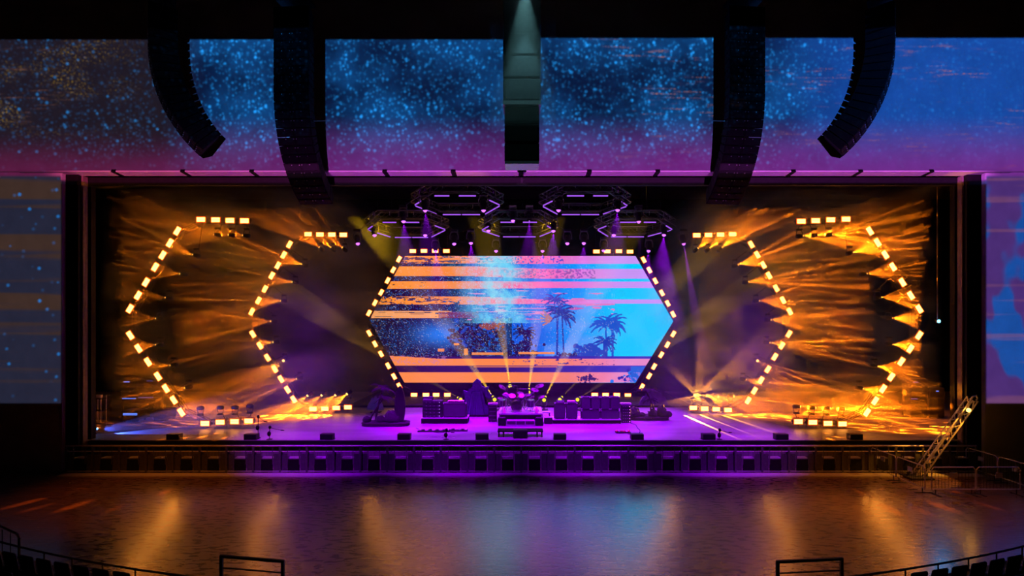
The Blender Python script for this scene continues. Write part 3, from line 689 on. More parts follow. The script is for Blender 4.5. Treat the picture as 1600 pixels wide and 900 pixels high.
PUR = [(663.5,320.6,31.5),(755.3,320.6,31.5),(629.7,338.4,33),(801.3,338,34),(827.2,338,34),(873,320.3,31.5),(965.6,320.3,31.5),(997.8,338.8,33.5),
       (584.7,361.3,37),(664,361.3,37),(558.4,374.4,36.5),(709.4,374.6,36.5),(735.6,373.5,36.5),(763,354,36),(864.7,354.4,36),(886.6,374,36.5),(912.5,373.7,36.5),(959.4,361,37),(1038,361,37),(1067.2,374,36.5),
       (680.3,386.6,39.5),(775,386.3,39.5),(847.8,386.3,39.5),(943.4,385.7,39.5),(1014,386.3,39.5)]
PORD = sorted(range(len(PUR)), key=lambda i: PUR[i][0])
for i, (px, py, Y) in enumerate(PUR):
    p = P(px, py, Y); tgt = Vector((p.x * 0.8, min(p.y + 1.0, 34.5) - 1.1 * (i % 4), STAGE))
    if p.y > 35: tgt.y = p.y - 3.2
    if i == 19: tgt = Vector((p.x + 1.5, 35.5, STAGE))
    if i == 7: tgt = Vector((p.x + .2, 32.5, STAGE))
    q = near_on(RSEG, p + Vector((0, 0, .6)))
    lit = SPOT_PU if (i % 2 == 0 or i in (7, 19)) and px > 600 else None
    if i in (7, 19): lit = SPOT_PUN
    make_mover('moving_light', M_LENS_PU, lit, tgt - p, 'purple moving head under the overhead rings, %s counted from the left' % ORD[PORD.index(i)], 'purple overhead moving heads', p, True, 1.25, q)

# small blue light and wing lights
BLUE_E = emat('blue_glow', (0.08, 0.35, 1.0), 8.0)
# ------------------------------------------------------------------ yellow beams in front of the screen
YEL = [(720,624,(-0.62,0.1,0.36)), (773,624,(-0.56,0.1,0.82)), (797,603,(-0.16,0.1,1)), (826,613,(0.12,0.1,1)), (850,624.7,(0.42,0.1,0.85)), (874.4,624,(0.62,0.1,0.62)), (902,624,(0.8,0.1,0.5))]
for i, (px, py, d) in enumerate(YEL):
    p = P(px, py, 36.6)
    t = make_mover('moving_light', M_LENS_YE, SPOT_YEB if i in (1, 2, 3, 4) else SPOT_YE, d, 'yellow moving head on a floor stand before the screen, %s from the left' % ORD[i], 'yellow floor moving heads', p, False, 0.9)
    b = nb(); z0 = STAGE - p.z; tube(b, (0, 0, -0.45), (0, 0, z0 + .05), 0.04); bx(b, (0, 0, z0 + .03), (0.5, 0.5, 0.05)); obj('floor_stand', b, M_TRUSS, t)
    # glowing front glass turned to the hall as in the photo
    b = nb(); sph(b, (0, -0.12, 0.0), (0.12, 0.10, 0.12)); obj('front_glass', b, M_LENS_YE, t)

# ------------------------------------------------------------------ line arrays
def line_array(px0, Y0, yaw, width, depth, n_, th_, z0, label, hgt=0.36, start=9, wscale=None):
    x0 = (px0 - 813) * Y0 / 900
    t = thing('line_array', label, 'loudspeaker array', (x0, Y0, z0), (0, 0, yaw), 'hanging speaker arrays')
    y, z, th = 0.0, 0.0, 0.0
    b = nb(); bx(b, (0, depth / 2, 0.35), (width * .9, depth * .9, 0.12)); lattice(b, (-width * .4, depth / 2, .6), (width * .4, depth / 2, .6), .3, .02, .4); obj('rigging_frame', b, M_TRUSS, t)
    b = nb(); tube(b, (0, depth / 2, .6), (0, depth / 2, 30 - z0), 0.015); obj('hoist_chain', b, M_TRUSS, t)
    for i in range(n_):
        th = th_ * max(0, (i - start) / (n_ - 1 - start)) ** 1.15
        rot = Matrix.Rotation(th, 3, 'X')            # front tips downwards
        c = Vector((0, y, z)) + rot @ Vector((0, depth / 2, -hgt / 2))
        b = nb(); h2 = hgt * .47; w2 = width / 2; d2 = depth / 2
        pts = [(-w2, -d2, -h2), (w2, -d2, -h2), (w2 * .75, d2, -h2 * .7), (-w2 * .75, d2, -h2 * .7), (-w2, -d2, h2), (w2, -d2, h2), (w2 * .75, d2, h2 * .7), (-w2 * .75, d2, h2 * .7)]
        vs = [b.verts.new(c + rot @ Vector(p)) for p in pts]
        for f in ((0, 1, 5, 4), (1, 2, 6, 5), (2, 3, 7, 6), (3, 0, 4, 7), (4, 5, 6, 7), (3, 2, 1, 0)): b.faces.new([vs[k] for k in f])
        cab = obj('cabinet', b, M_BLACK, t)
        b = nb()
        bx(b, c + rot @ Vector((-w2 * .5, -d2 - .01, 0)), (w2 * .85, .02, h2 * 1.7), rot); bx(b, c + rot @ Vector((w2 * .5, -d2 - .01, 0)), (w2 * .85, .02, h2 * 1.7), rot)
        obj('grille', b, M_GRILLE, cab)
        b = nb()
        for sx in (-.52, -.08, .08, .52):
            bx(b, c + rot @ Vector((sx * w2, -d2 - .025, h2 * .6)), (.03, .02, .03), rot)
        obj('pin', b, M_ALU, cab)
        y += hgt * math.sin(th); z -= hgt * math.cos(th)
    return t
M_GRILLE = mat('speaker_grille', (0.006, 0.006, 0.007), 0.6, noise=0.4, scale=60, spec=0.15)
line_array(455, 24.0, R(-6), 1.55, 0.85, 24, R(58), 20.1, 'long curved black speaker array hanging left of centre before the fascia')
line_array(1168, 24.0, R(6), 1.55, 0.85, 24, R(58), 20.1, 'long curved black speaker array hanging right of centre before the fascia')
line_array(232, 24.4, R(-56), 1.25, 1.05, 18, R(48), 20.3, 'outermost black speaker array at left, its lower end curling inward', start=3)
line_array(1398, 24.4, R(56), 1.25, 1.05, 18, R(48), 20.3, 'outermost black speaker array at right, its lower end curling inward', start=3)
# centre cluster
CYY = 23.6
def cpx(px, py): v = P(px, py, CYY); return v.x, v.z
xa, zt = cpx(786, -20); xb, zm = cpx(845, 158); xc, zl = cpx(788, 252)
t = thing('centre_speaker_cluster', 'tall grey hanging centre speaker stack lit teal from above', 'loudspeaker', ((xa + xb) / 2, CYY, zl))
t0 = t.location
M_CLUS = mat('cluster_grey', (0.06, 0.07, 0.085), 0.7, noise=0.15)
nC = 5; hh = (zt - zm) / nC
for i in range(nC):
    b = nb(); bx(b, (0, 0.5, zm + hh * (i + .5) - t0.z), (xb - xa, 1.0, hh * .97), bev=.02); cb_ = obj('cabinet', b, M_CLUS, t)
    b = nb(); bx(b, (0, -0.005, zm + hh * (i + .5) - t0.z), ((xb - xa) * .9, .02, hh * .8)); obj('grille', b, M_CLUS, cb_)
b = nb(); bx(b, (0, 0.42, zm - .1 - t0.z), (xb - xa, 1.1, .16)); obj('ledge', b, M_ALU, t)
zz = zm - .2
for i in range(3):
    h3 = (zz - zl) / 3
    b = nb(); bx(b, (0, 0.45, zl + h3 * (i + .5) - t0.z), ((xb - xa) * .92, .9, h3 * .96), bev=.02); cb_ = obj('lower_cabinet', b, M_CASE, t)
    b = nb(); bx(b, (0, -0.01, zl + h3 * (i + .5) - t0.z), ((xb - xa) * .84, .03, h3 * .8)); obj('grille', b, M_GRILLE, cb_)
b = nb(); bx(b, (0, 0.4, -.07), ((xb - xa) * .9, 1.0, .12)); obj('bottom_plate', b, M_ALU, t)
p = P(820, -48, 22.9)
t = make_mover('moving_light', emat('white_lens_glow', (0.6, 1, 0.95), 5), gobo_spot('teal_beam', (0.32, 0.85, 0.9), 800, 34, freq=0, blend=0.6), (0.0, 0.04, -1), 'white moving head shining down on the centre speaker stack', 'house moving heads', p, True, 1.0)
b = nb(); lattice(b, (-6, 0, .75), (6, 0, .75), .35, .03, .5); obj('truss_bar', b, M_TRUSS, t)
haze('haze', (0.1, 23.0, 18.6), (2.6, 1.2, 7.5), 0.06)
# added wash lights on an out-of-view truss, to light barrier, gear and floor
for i, (x, tx) in enumerate(((-13.2, -9.6), (-3.3, -3.2), (3.3, 3.2), (13.2, 9.6))):
    p = Vector((x, 20.5, 20.3))
    make_mover('moving_light', M_LENS_PU, SPOT_PUW, Vector((tx, 29.5, 1.0)) - p, 'added purple wash light on the unseen truss, %s from the left' % ORD[i], 'added wash lights', p, True, 1.0)
SPOT_AW = gobo_spot('added_amber_wash', (1.0, 0.2, 0.01), 9000, 38, freq=0, blend=1.0, radius=0.3)  # added amber fill for the barrier sides and floor
for s_, nm in ((-1, 'left'), (1, 'right')):
    p = Vector((s_ * 16.0, 20.5, 20.3))
    make_mover('moving_light', M_LENS_OR, SPOT_AW, Vector((s_ * 14.5, 24.0, 0)) - p, 'added amber wash light at the %s end of the unseen truss' % nm, 'added wash lights', p, True, 1.0)
t = thing('added_truss', 'added unseen truss above the dance floor carrying wash lights', 'truss', (0, 20.5, 21.1))
b = nb(); lattice(b, (-17, 0, 0), (17, 0, 0), .5, .04, .6); obj('truss_section', b, M_TRUSS, t)
b = nb(); [tube(b, (x, 0, .2), (x, 0, 8.9), .015) for x in (-9, 0, 9)]; obj('hoist_chain', b, M_TRUSS, t)
# ------------------------------------------------------------------ crowd barrier
BY = 26.3
M_BAR = mat('barrier_steel', (0.10, 0.10, 0.11), 0.45, 0.6, noise=0.2, scale=10)
M_BARP = mat('barrier_panel', (0.05, 0.05, 0.055), 0.6, 0.2, noise=0.2, scale=10)
M_TREAD = mat('tread_plate', (0.45, 0.45, 0.48), 0.5, 0.5, noise=0.3, scale=40, bump=0.3)
def make_barrier():
    t = thing('crowd_barrier', '', 'barrier'); W = 1.22
    for x in (-W / 2 + .02, W / 2 - .02):
        b = nb(); bx(b, (x, 0, .63), (.05, .06, 1.22)); bar(b, (x, .02, 1.1), (x, .95, .06), .04); obj('post', b, M_BAR, t)
    for x in (-.27, .27):
        b = nb(); bx(b, (x, 0, .82), (.035, .04, .80)); obj('upright', b, M_BAR, t)
    b = nb(); tube(b, (-W / 2, 0, 1.27), (W / 2, 0, 1.27), .04); obj('top_rail', b, M_ALU, t)
    b = nb(); tube(b, (-W / 2 + .04, 0, 1.02), (W / 2 - .04, 0, 1.02), .02); obj('mid_rail', b, M_ALU, t)
    b = nb(); bx(b, (0, 0.0, .36), (.54, .03, .60)); obj('lower_panel', b, M_BLACK, t)
    for sx in (-1, 1):
        b = nb(); bx(b, (sx * .44, 0.03, .48), (.26, .02, .84)); obj('side_panel', b, M_BARP, t)
    b = nb(); bx(b, (0, .2, .70), (.56, .30, .04), bev=.005); obj('guard_step', b, M_TREAD, t)
    b = nb(); bx(b, (0, -.02, .12), (W - .1, .04, .03)); obj('bottom_rail', b, M_ALU, t)
    b = nb(); bx(b, (0, -.28, .03), (W - .01, .52, .03)); bx(b, (0, -.54, .016), (W - .01, .02, .03)); obj('tread_plate', b, M_TREAD, t)
    return t
bar0 = make_barrier(); fb = [True]; xs0 = (124 - 813) * BY / 900
for i in range(34):
    put(bar0, fb, Vector((xs0 + i * 1.2225, BY, 0)), (0, 0, 0), 'dark steel crowd barrier segment along the stage front, %s from the left' % ORD[i], 'crowd barrier segments')
# lip speakers
M_LIP = M_CASE
def make_lip():
    t = thing('front_fill_speaker', '', 'loudspeaker')
    b = nb(); prism(b, [(-.30, 0), (.30, 0), (.30, .27), (-.30, .27)], 0, .34); obj('cabinet', b, M_CASE, t)
    b = nb(); bx(b, (0, -.012, .135), (.54, .02, .22)); obj('grille', b, M_GRILLE, t)
    return t
lip0 = make_lip(); fl = [True]
for i, px in enumerate([270, 391, 510, 631, 753, 875, 996, 1108, 1222, 1338]):
    put(lip0, fl, Vector((P(px, 0, 27.35).x, 27.32, STAGE)), (0, 0, 0), 'small black speaker on the stage lip, %s from the left' % ORD[i], 'front fill speakers')

# ------------------------------------------------------------------ backline
def sp(px, py):               # photo pixel lying on the stage deck
    Y = 900 * (H - STAGE) / (py - 503); return Vector(((px - 813) * Y / 900, Y, STAGE))
M_TOLEX = mat('amp_covering', (0.016, 0.015, 0.02), 0.7, noise=0.2, scale=40)
M_CLOTH = mat('amp_grille_cloth', (0.035, 0.03, 0.045), 0.8, noise=0.3, scale=80)
def amp_cab(name, label, x0, x1, y, z0, z1, parent=None, depth=.4, knobs=False):
    t = thing(name, label, 'amplifier', ((x0 + x1) / 2, y, z0), group='stage amplifiers'); w_, h_ = x1 - x0, z1 - z0
    b = nb(); bx(b, (0, depth / 2, h_ / 2), (w_, depth, h_), bev=.02); obj('cabinet', b, M_TOLEX, t)
    b = nb(); bx(b, (0, -.008, h_ * .46), (w_ * .88, .02, h_ * .8)); obj('grille_cloth', b, M_CLOTH, t)
    b = nb()
    for sx in (-1, 1):
        for z in (.03, h_ - .03): bx(b, (sx * (w_ / 2 - .03), -.012, z), (.06, .03, .06))
    obj('corner', b, M_ALU, t)
    b = nb(); bx(b, (0, depth / 2, h_ + .015), (w_ * .3, .03, .03)); obj('handle', b, M_CASE, t)
    return t
def gx(px, Y): return P(px, 0, Y).x
def gz(py, Y): return P(0, py, Y).z
# left rig
Y1 = 31.9
def plinth(x0, x1, y, d, h_, label):
    t = thing('backline_riser', label, 'riser', ((x0 + x1) / 2, y, STAGE), group='low backline risers')
    b = nb(); bx(b, (0, d / 2, h_ / 2), (x1 - x0, d, h_ - .02)); obj('skirt', b, M_BLACK, t)
    b = nb(); bx(b, (0, d / 2, h_ - .01), (x1 - x0 + .04, d + .04, .03)); obj('top', b, M_ALU, t)
plinth(gx(658, 31.7), gx(730, 31.7), 31.7, 1.2, .30, 'low black riser under the left amplifiers')
plinth(gx(864, 31.7), gx(970, 31.7), 31.7, 1.2, .22, 'low black riser under the right amplifiers')
zL = STAGE + .30
amp_cab('bass_cabinet', 'wide dark speaker cabinet on the left riser, beside the rack', gx(692, Y1), gx(729, Y1), Y1, zL, gz(629.5, Y1))
def rack(label, x0, x1, y, z0, z1, n_, depth=.5, leds=True, name='equipment_rack', ledm=None):
    t = thing(name, label, 'rack', ((x0 + x1) / 2, y, z0), group='equipment racks'); w_, h_ = x1 - x0, z1 - z0
    b = nb(); bx(b, (0, depth / 2 + .02, h_ / 2), (w_, depth, h_), bev=.015); obj('case', b, M_CASE, t)
    for i in range(n_):
        z = h_ * (i + .5) / n_
        b = nb(); bx(b, (0, 0, z), (w_ * .9, .05, h_ / n_ * .8)); u_ = obj('rack_unit', b, M_GREY2, t)
        b = nb()
        for k in range(4): tube(b, (-w_ * .3 + k * w_ * .2, -.03, z), (-w_ * .3 + k * w_ * .2, -.045, z), .016)
        obj('knob', b, M_ALU, u_)
        if leds:
            b = nb(); bx(b, (w_ * .36, -.03, z), (.03, .01, .03)); obj('indicator', b, ledm or M_LEDP, u_)
    return t
M_GREY2 = mat('rack_panel_grey', (0.03, 0.03, 0.035), 0.4, 0.4)
M_LEDP = emat('violet_led', (0.6, 0.3, 1.0), 2.0)
rack('tall equipment rack with small lit dots at the left end of the left riser', gx(660, Y1), gx(691, Y1), Y1, zL, gz(626, Y1), 5)
b_ = thing('amp_head', 'small amplifier head on top of the left rack', 'amplifier', (gx(668, Y1), Y1 + .05, gz(626, Y1)), group='stage amplifiers')
b = nb(); bx(b, (0, .15, .1), (.55, .3, .2), bev=.02); obj('case', b, M_TOLEX, b_); b = nb(); bx(b, (0, -.01, .07), (.48, .02, .08)); obj('control_panel', b, M_ALU, b_)
b_ = thing('amp_head', 'small amplifier head on top of the wide left cabinet', 'amplifier', (gx(712, Y1), Y1 + .05, gz(629.5, Y1)), group='stage amplifiers')
b = nb(); bx(b, (0, .15, .06), (.9, .3, .11), bev=.02); obj('case', b, M_ALU, b_); b = nb(); bx(b, (0, -.01, .06), (.8, .02, .05)); obj('control_panel', b, M_TOLEX, b_)
# right rig: two small cabinets, then a two by four wall of cabinets
zR = STAGE + .22
for i, (a, e) in enumerate(((866, 884), (885, 903))):
    amp_cab('guitar_cabinet', 'small speaker cabinet on the right riser, %s of the pair' % ('left' if i == 0 else 'right'), gx(a, Y1), gx(e, Y1) - .02, Y1, zR, gz(629.5, Y1))
ws = [908, 923.5, 938.5, 953.5, 969]
zmid = gz(640, Y1)
for i in range(2):
    amp_cab('guitar_cabinet', 'large speaker cabinet in the lower row of the right wall, %s one' % ('left' if i == 0 else 'right'), gx(ws[i * 2], Y1), gx(ws[i * 2 + 2], Y1) - .02, Y1, zR, zmid - .035)
for i in range(4):
    amp_cab('guitar_cabinet', 'speaker cabinet in the upper row of the right wall, %s from the left' % ORD[i], gx(ws[i], Y1), gx(ws[i + 1], Y1) - .02, Y1, zmid, gz(620, Y1))
for i, px in enumerate((876, 893)):
    b_ = thing('amp_head', 'amplifier head on the %s small right cabinet' % ('left' if i == 0 else 'right'), 'amplifier', (gx(px, Y1), Y1 + .05, gz(629.5, Y1)), group='stage amplifiers')
    b = nb(); bx(b, (0, .13, .06), (.45, .26, .10), bev=.01); obj('case', b, M_ALU if i else M_TOLEX, b_); b = nb(); bx(b, (0, -.01, .05), (.38, .02, .05)); obj('control_panel', b, M_ALU, b_)
rack('open keyboard technician rack with coloured lights right of the cabinet wall', gx(971, Y1), gx(986, Y1), Y1, STAGE, gz(633, Y1), 6, ledm=emat('mixed_led', (0.9, 0.2, 0.8), 3))
def keyboard(label, x, y, z, w_):
    t = thing('keyboard', label, 'keyboard', (x, y, z), group='keyboards')
    b = nb(); bx(b, (0, .15, .05), (w_, .32, .09), bev=.01); obj('body', b, M_ALU, t)
    b = nb(); bx(b, (0, .06, .10), (w_ * .85, .14, .015)); obj('keys', b, mat('ivory_keys', (.8, .8, .78), .3), t)
keyboard('small keyboard on top of the rack right of the cabinet wall', gx(978.5, Y1), Y1 + .05, gz(633, Y1), .6)
Y2 = 32.3
rack('tall dark equipment case left of the drum riser', gx(763, Y2), gx(776, Y2), Y2, STAGE, gz(633, Y2), 4, leds=False)
keyboard('small mixer keyboard on the case left of the drum riser', gx(770, Y2), Y2 + .05, gz(633, Y2), .55)
# side table and box right of the riser
t = thing('side_table', 'small table between the drum riser and the right amplifiers', 'table', (gx(853, 32.0), 32.0, STAGE))
b = nb(); bx(b, (0, .2, .58), (.5, .5, .04)); obj('table_top', b, M_ALU, t)
for sx in (-.2, .2):
    for sy in (0, .4):
        b = nb(); tube(b, (sx, sy, 0), (sx, sy, .57), .02); obj('leg', b, M_TRUSS, t)
t = thing('stage_box', 'low dark box beside the small table, right of the riser', 'box', (gx(857, 31.6), 31.6, STAGE))
b = nb(); bx(b, (0, .2, .17), (.45, .4, .34), bev=.02); obj('case', b, M_CASE, t); b = nb(); bx(b, (0, .2, .35), (.46, .41, .03)); obj('lid', b, M_ALU, t)

# drum riser with front steps
YR = 31.4
rx0, rx1 = gx(779, YR), gx(848, YR); rz = gz(646, YR) - STAGE
t = thing('drum_riser', 'square drum riser with grey edge at stage centre', 'riser', ((rx0 + rx1) / 2, YR, STAGE)); rw = rx1 - rx0; RX = (rx0 + rx1) / 2
b = nb(); bx(b, (0, 1.25, rz - .04), (rw, 2.5, .08)); obj('deck', b, M_ALU, t)
b = nb(); bx(b, (0, 1.3, (rz - .1) / 2), (rw - .1, 2.3, rz - .1)); obj('skirt', b, M_BARP, t)
for sx in (-1, 1):
    for y in (.05, 2.4):
        b = nb(); tube(b, (sx * (rw / 2 - .05), y, 0), (sx * (rw / 2 - .05), y, rz - .08), .03); obj('leg', b, M_ALU, t)
t = thing('riser_steps', 'wide open step unit in front of the drum riser', 'steps', (RX, YR - .45, STAGE))
b = nb(); bx(b, (0, .2, .28), (rw * .62, .38, .04)); obj('tread', b, M_ALU, t)
b = nb(); bx(b, (0, .0, .05), (rw * .62, .04, .03)); obj('bottom_bar', b, M_ALU, t)
for i in range(4):
    b = nb(); bx(b, (-rw * .31 + i * rw * .62 / 3, .03, .15), (.03, .03, .28)); obj('leg', b, M_ALU, t)
for s_, nm in ((-1, 'left'), (1, 'right')):
    t = thing('drum_monitor', 'black box speaker at the %s end of the riser steps' % nm, 'loudspeaker', (RX + s_ * rw * .42, YR - .35, STAGE), group='riser side speakers')
    b = nb(); bx(b, (0, .15, .22), (.42, .34, .44), bev=.02); obj('cabinet', b, M_CASE, t); b = nb(); bx(b, (0, -.03, .22), (.36, .02, .38)); obj('grille', b, M_GRILLE, t)
# drums
M_SHELL = mat('drum_shell', (0.08, 0.08, 0.10), 0.25, 0.3, noise=0.2, scale=20); M_SKIN = mat('drum_head_skin', (0.05, 0.045, 0.055), 0.7); M_CYM = mat('cymbal_bronze', (0.05, 0.04, 0.03), 0.6, 0.3)
ZD = STAGE + rz
def drum(name, label, c, r_, dep, axis, group='drums of the kit', stand=True, legz=None):
    t = thing(name, label, 'drum', c, group=group); q = Vector(axis).normalized().to_track_quat('Z', 'Y').to_matrix().to_4x4()
    b = nb(); tube(b, q @ Vector((0, 0, -dep / 2)), q @ Vector((0, 0, dep / 2)), r_, seg=24); obj('shell', b, M_SHELL, t, smooth=False)
    b = nb(); tube(b, q @ Vector((0, 0, dep / 2)), q @ Vector((0, 0, dep / 2 + .012)), r_ * .93, seg=24); obj('drum_head', b, mat('bass_skin', (.55, .5, .6), .6) if name == 'bass_drum' else M_SKIN, t)
    b = nb()
    for z in (-dep / 2, dep / 2): lathe(b, [(r_ * .98, z - .015), (r_ * 1.05, z - .015), (r_ * 1.05, z + .015), (r_ * .98, z + .015)], 24, q)
    for k in range(8):
        a = k * math.pi / 4; p_ = Vector((math.cos(a) * r_ * 1.04, math.sin(a) * r_ * 1.04, 0)); tube(b, q @ (p_ + Vector((0, 0, -dep / 2))), q @ (p_ + Vector((0, 0, dep / 2))), .01, seg=5)
    obj('hoop', b, M_CHROME, t)
    if stand:
        b = nb(); zf = ZD - c[2]; tube(b, (0, 0, -dep * .4), (0, 0, zf + .25), .018)
        for k in range(3):
            a = k * 2.09 + .5; tube(b, (0, 0, zf + .28), (math.cos(a) * .28, math.sin(a) * .28, zf + .01), .012)
        obj('stand', b, M_CHROME, t)
    return t
def kx(px, Y): return gx(px, Y)
Yk = 32.1
drum('bass_drum', 'large bass drum facing the hall at the centre of the kit', (kx(807, Yk), Yk, ZD + .31), .30, .42, (0, -1, 0), stand=False)
drum('tom_drum', 'left rack tom above the bass drum', (kx(800, Yk), Yk + .1, ZD + .78), .15, .2, (0.1, -.6, .8))
drum('tom_drum', 'right rack tom above the bass drum', (kx(815, Yk), Yk + .1, ZD + .78), .16, .22, (-.1, -.6, .8))
drum('tom_drum', 'small high tom left of the rack toms', (kx(790, Yk), Yk + .2, ZD + .85), .13, .16, (0.3, -.6, .8))
drum('floor_tom', 'floor tom at the right side of the kit', (kx(829, Yk), Yk + .3, ZD + .42), .21, .38, (0, -.1, 1))
drum('floor_tom', 'floor tom at the left side of the kit', (kx(785, Yk), Yk + .4, ZD + .42), .20, .36, (0, -.1, 1))
drum('snare_drum', 'snare drum behind the bass drum', (kx(812, Yk), Yk + .75, ZD + .62), .18, .14, (0, 0, 1))
t = thing('gong', 'round purple lit gong drum raised behind the kit at left', 'gong', (kx(800, 33.0), 33.0, gz(611, 33.0)))
b = nb(); lathe(b, [(.01, -.03), (.20, -.03), (.24, 0), (.24, .03), (.20, .02), (.07, .03), (.01, .05)], 24, Matrix.Rotation(R(90), 4, 'X')); obj('disc', b, M_SKIN, t)
b = nb(); zf = ZD - t.location.z; tube(b, (-.3, .05, zf), (-.3, .05, .3), .018); tube(b, (.3, .05, zf), (.3, .05, .3), .018); tube(b, (-.3, .05, .3), (.3, .05, .3), .018); tube(b, (-.12, .05, .3), (-.1, 0, .2), .006); tube(b, (.12, .05, .3), (.1, 0, .2), .006); obj('stand', b, M_CHROME, t)
CYM = [(843, 603, 32.6, .26, (-.25, -.35, 1)), (836, 609, 32.3, .23, (.2, -.4, 1)), (785, 605, 32.6, .24, (.6, -.4, 1)), (790, 617, 32.0, .2, (.2, -.3, 1)), (824, 617, 32.0, .2, (-.1, -.3, 1)), (845, 620, 32.2, .22, (-.2, -.3, 1)), (782, 622, 32.2, .19, (0, -.2, 1)), (813, 614, 32.9, .2, (.1, -.3, 1)), (832, 621, 32.4, .17, (-.3, -.4, 1))]
oc = sorted(range(len(CYM)), key=lambda i: CYM[i][0])
for i, (px, py, Y, r_, ax) in enumerate(CYM):
    c = P(px, py, Y); t = thing('cymbal', 'bronze cymbal on a chrome stand over the kit, %s from the left' % ORD[oc.index(i)], 'cymbal', c, group='cymbals of the kit')
    q = Vector(ax).normalized().to_track_quat('Z', 'Y').to_matrix().to_4x4()
    b = nb(); lathe(b, [(r_, 0), (r_ * .3, .03), (r_ * .15, .055), (.01, .06), (.008, .05), (r_ * .3, .022), (r_ * .99, -.006)], 20, q); obj('disc', b, M_CYM, t)
    b = nb(); s_ = -1 if px > 813 else 1; e = Vector((s_ * .35, .25, -.45)); tube(b, (0, 0, -.02), e, .014); tube(b, e, (e.x, e.y, ZD - c.z + .3), .017)
    for k in range(3):
        a = k * 2.09; tube(b, (e.x, e.y, ZD - c.z + .32), (e.x + math.cos(a) * .25, e.y + math.sin(a) * .25, ZD - c.z + .01), .012)
    obj('stand', b, M_CHROME, t)
t = thing('drum_throne', 'round drum stool behind the kit', 'stool', (kx(812, 33.2), 33.2, ZD))
b = nb(); lathe(b, [(.17, .45), (.19, .48), (.19, .53), (.16, .56), (.01, .56)], 18); obj('seat', b, M_CASE, t)
b = nb(); tube(b, (0, 0, .1), (0, 0, .46), .02)
for k in range(3): tube(b, (0, 0, .25), (math.cos(k * 2.09) * .25, math.sin(k * 2.09) * .25, .01), .014)
obj('legs_frame', b, M_CHROME, t)
t = thing('drum_screen', 'low flat panel behind the kit', 'panel', (kx(818, 33.5), 33.5, ZD))
b = nb(); bx(b, (0, 0, gz(612, 33.5) - ZD), (.62, .05, .34), bev=.01); obj('panel', b, M_SHELL, t); b = nb(); tube(b, (0, .03, 0), (0, .03, gz(612, 33.5) - ZD), .02); bx(b, (0, .03, .01), (.4, .3, .02)); obj('stand', b, M_CHROME, t)
M_PALE = mat('pale_peach', (0.95, 0.72, 0.5), 0.9)  # upright forms made up for pale peach marks on the riser
for px, nm in ((788, 'left'), (838.5, 'right')):
    p = P(px, 643, 31.6)
    t = thing('pale_form', 'pale peach upright form on the %s front of the drum riser' % nm, 'pale_form', (p.x, 31.55, ZD), group='pale forms on the riser')
    b = nb()
    for k, (dx, h_) in enumerate(((-.05, .30), (.0, .38), (.05, .26))):
        lathe(b, [(.04, 0), (.045, h_ * .5), (.03, h_ * .85), (.008, h_)], 8, Matrix.Translation((dx, .02 * k, 0)))
    obj('upright_form', b, M_PALE, t)
# front platform bench
Yb = 28.0
t = thing('ego_riser', 'low dark bench platform at the front centre of the stage', 'platform', (gx(813, Yb), Yb, STAGE)); bw = gx(849, Yb) - gx(778, Yb); bh = gz(673, Yb) - STAGE
b = nb(); bx(b, (0, .3, bh - .03), (bw, .7, .06)); obj('deck', b, M_BLACK, t)
for x in (-bw / 2 + .05, -bw / 2 + .28, -.33, .33, bw / 2 - .28, bw / 2 - .05):
    for y in (0, .6):
        b = nb(); bx(b, (x, y, bh / 2 - .03), (.05, .05, bh - .06)); obj('leg', b, M_BLACK, t)
t = thing('prompter_box', 'dark box in the middle of the low front bench', 'box', (gx(813, Yb), Yb - .36, STAGE))
b = nb(); prism(b, [(-.33, 0), (.33, 0), (.33, gz(670, Yb) - STAGE), (-.33, gz(670, Yb) - STAGE)], 0, .28); obj('case', b, M_CASE, t)
b = nb(); bx(b, (0, -.01, .2), (.56, .02, .26)); obj('screen_glass', b, M_GRILLE, t)
# mic stands and pedalboards
def mic(label, c, hgt=.5, reach=.5, lean=1):
    t = thing('microphone_stand', label, 'microphone stand', c, group='low microphone stands')
    b = nb(); lathe(b, [(.14, 0), (.14, .02), (.03, .04), (.01, .04)], 14); obj('base', b, M_CASE, t)
    b = nb(); tube(b, (0, 0, .03), (.02 * lean, 0, hgt), .018); tube(b, (.02 * lean, 0, hgt), (lean * reach, 0, hgt * .8), .012); obj('pole', b, M_CASE, t)
    b = nb(); sph(b, (.02 * lean, 0, hgt + .03), (.07, .06, .08)); sph(b, (-.01 * lean, -.02, hgt * .5), (.09, .07, .12)); tube(b, (lean * reach, 0, hgt * .8), (lean * (reach + .15), 0, hgt * .78), .03, .02); obj('microphone', b, M_BLACK, t)
mic('dark low microphone stand on the stage lip left of centre', P(697, 0, 27.45) * 1 and Vector((gx(697, 27.45), 27.45, STAGE)), .42, .25, 1)
mic('dark low microphone stand on the amber lit left stage lip', Vector((gx(421, 27.45), 27.45, STAGE)), .55, .55, 1)
mic('dark low microphone stand on the amber lit right stage lip', Vector((gx(1124, 27.45), 27.45, STAGE)), .42, .45, 1)
mic('thin microphone stand by the dark left wing on the lip', Vector((gx(403, 27.8), 27.8, STAGE)), 1.0, .3, 1)
def pedals(label, c, n_, w_, col):
    t = thing('pedalboard', label, 'pedalboard', c, group='pedalboards')
    b = nb(); bx(b, (0, .15, .03), (w_, .4, .04)); obj('board', b, M_CASE, t)
    rr = random.Random(n_)
    for k in range(n_):
        b = nb(); x = -w_ / 2 + w_ * (k + .5) / n_; bx(b, (x, .1 + rr.random() * .14, .08), (w_ / n_ * .7, .13, .06), bev=.008); pd = obj('pedal', b, col[k % len(col)], t)
        b = nb(); tube(b, (x, .08, .11), (x, .08, .13), .015); obj('footswitch', b, M_CHROME, pd)
    return t
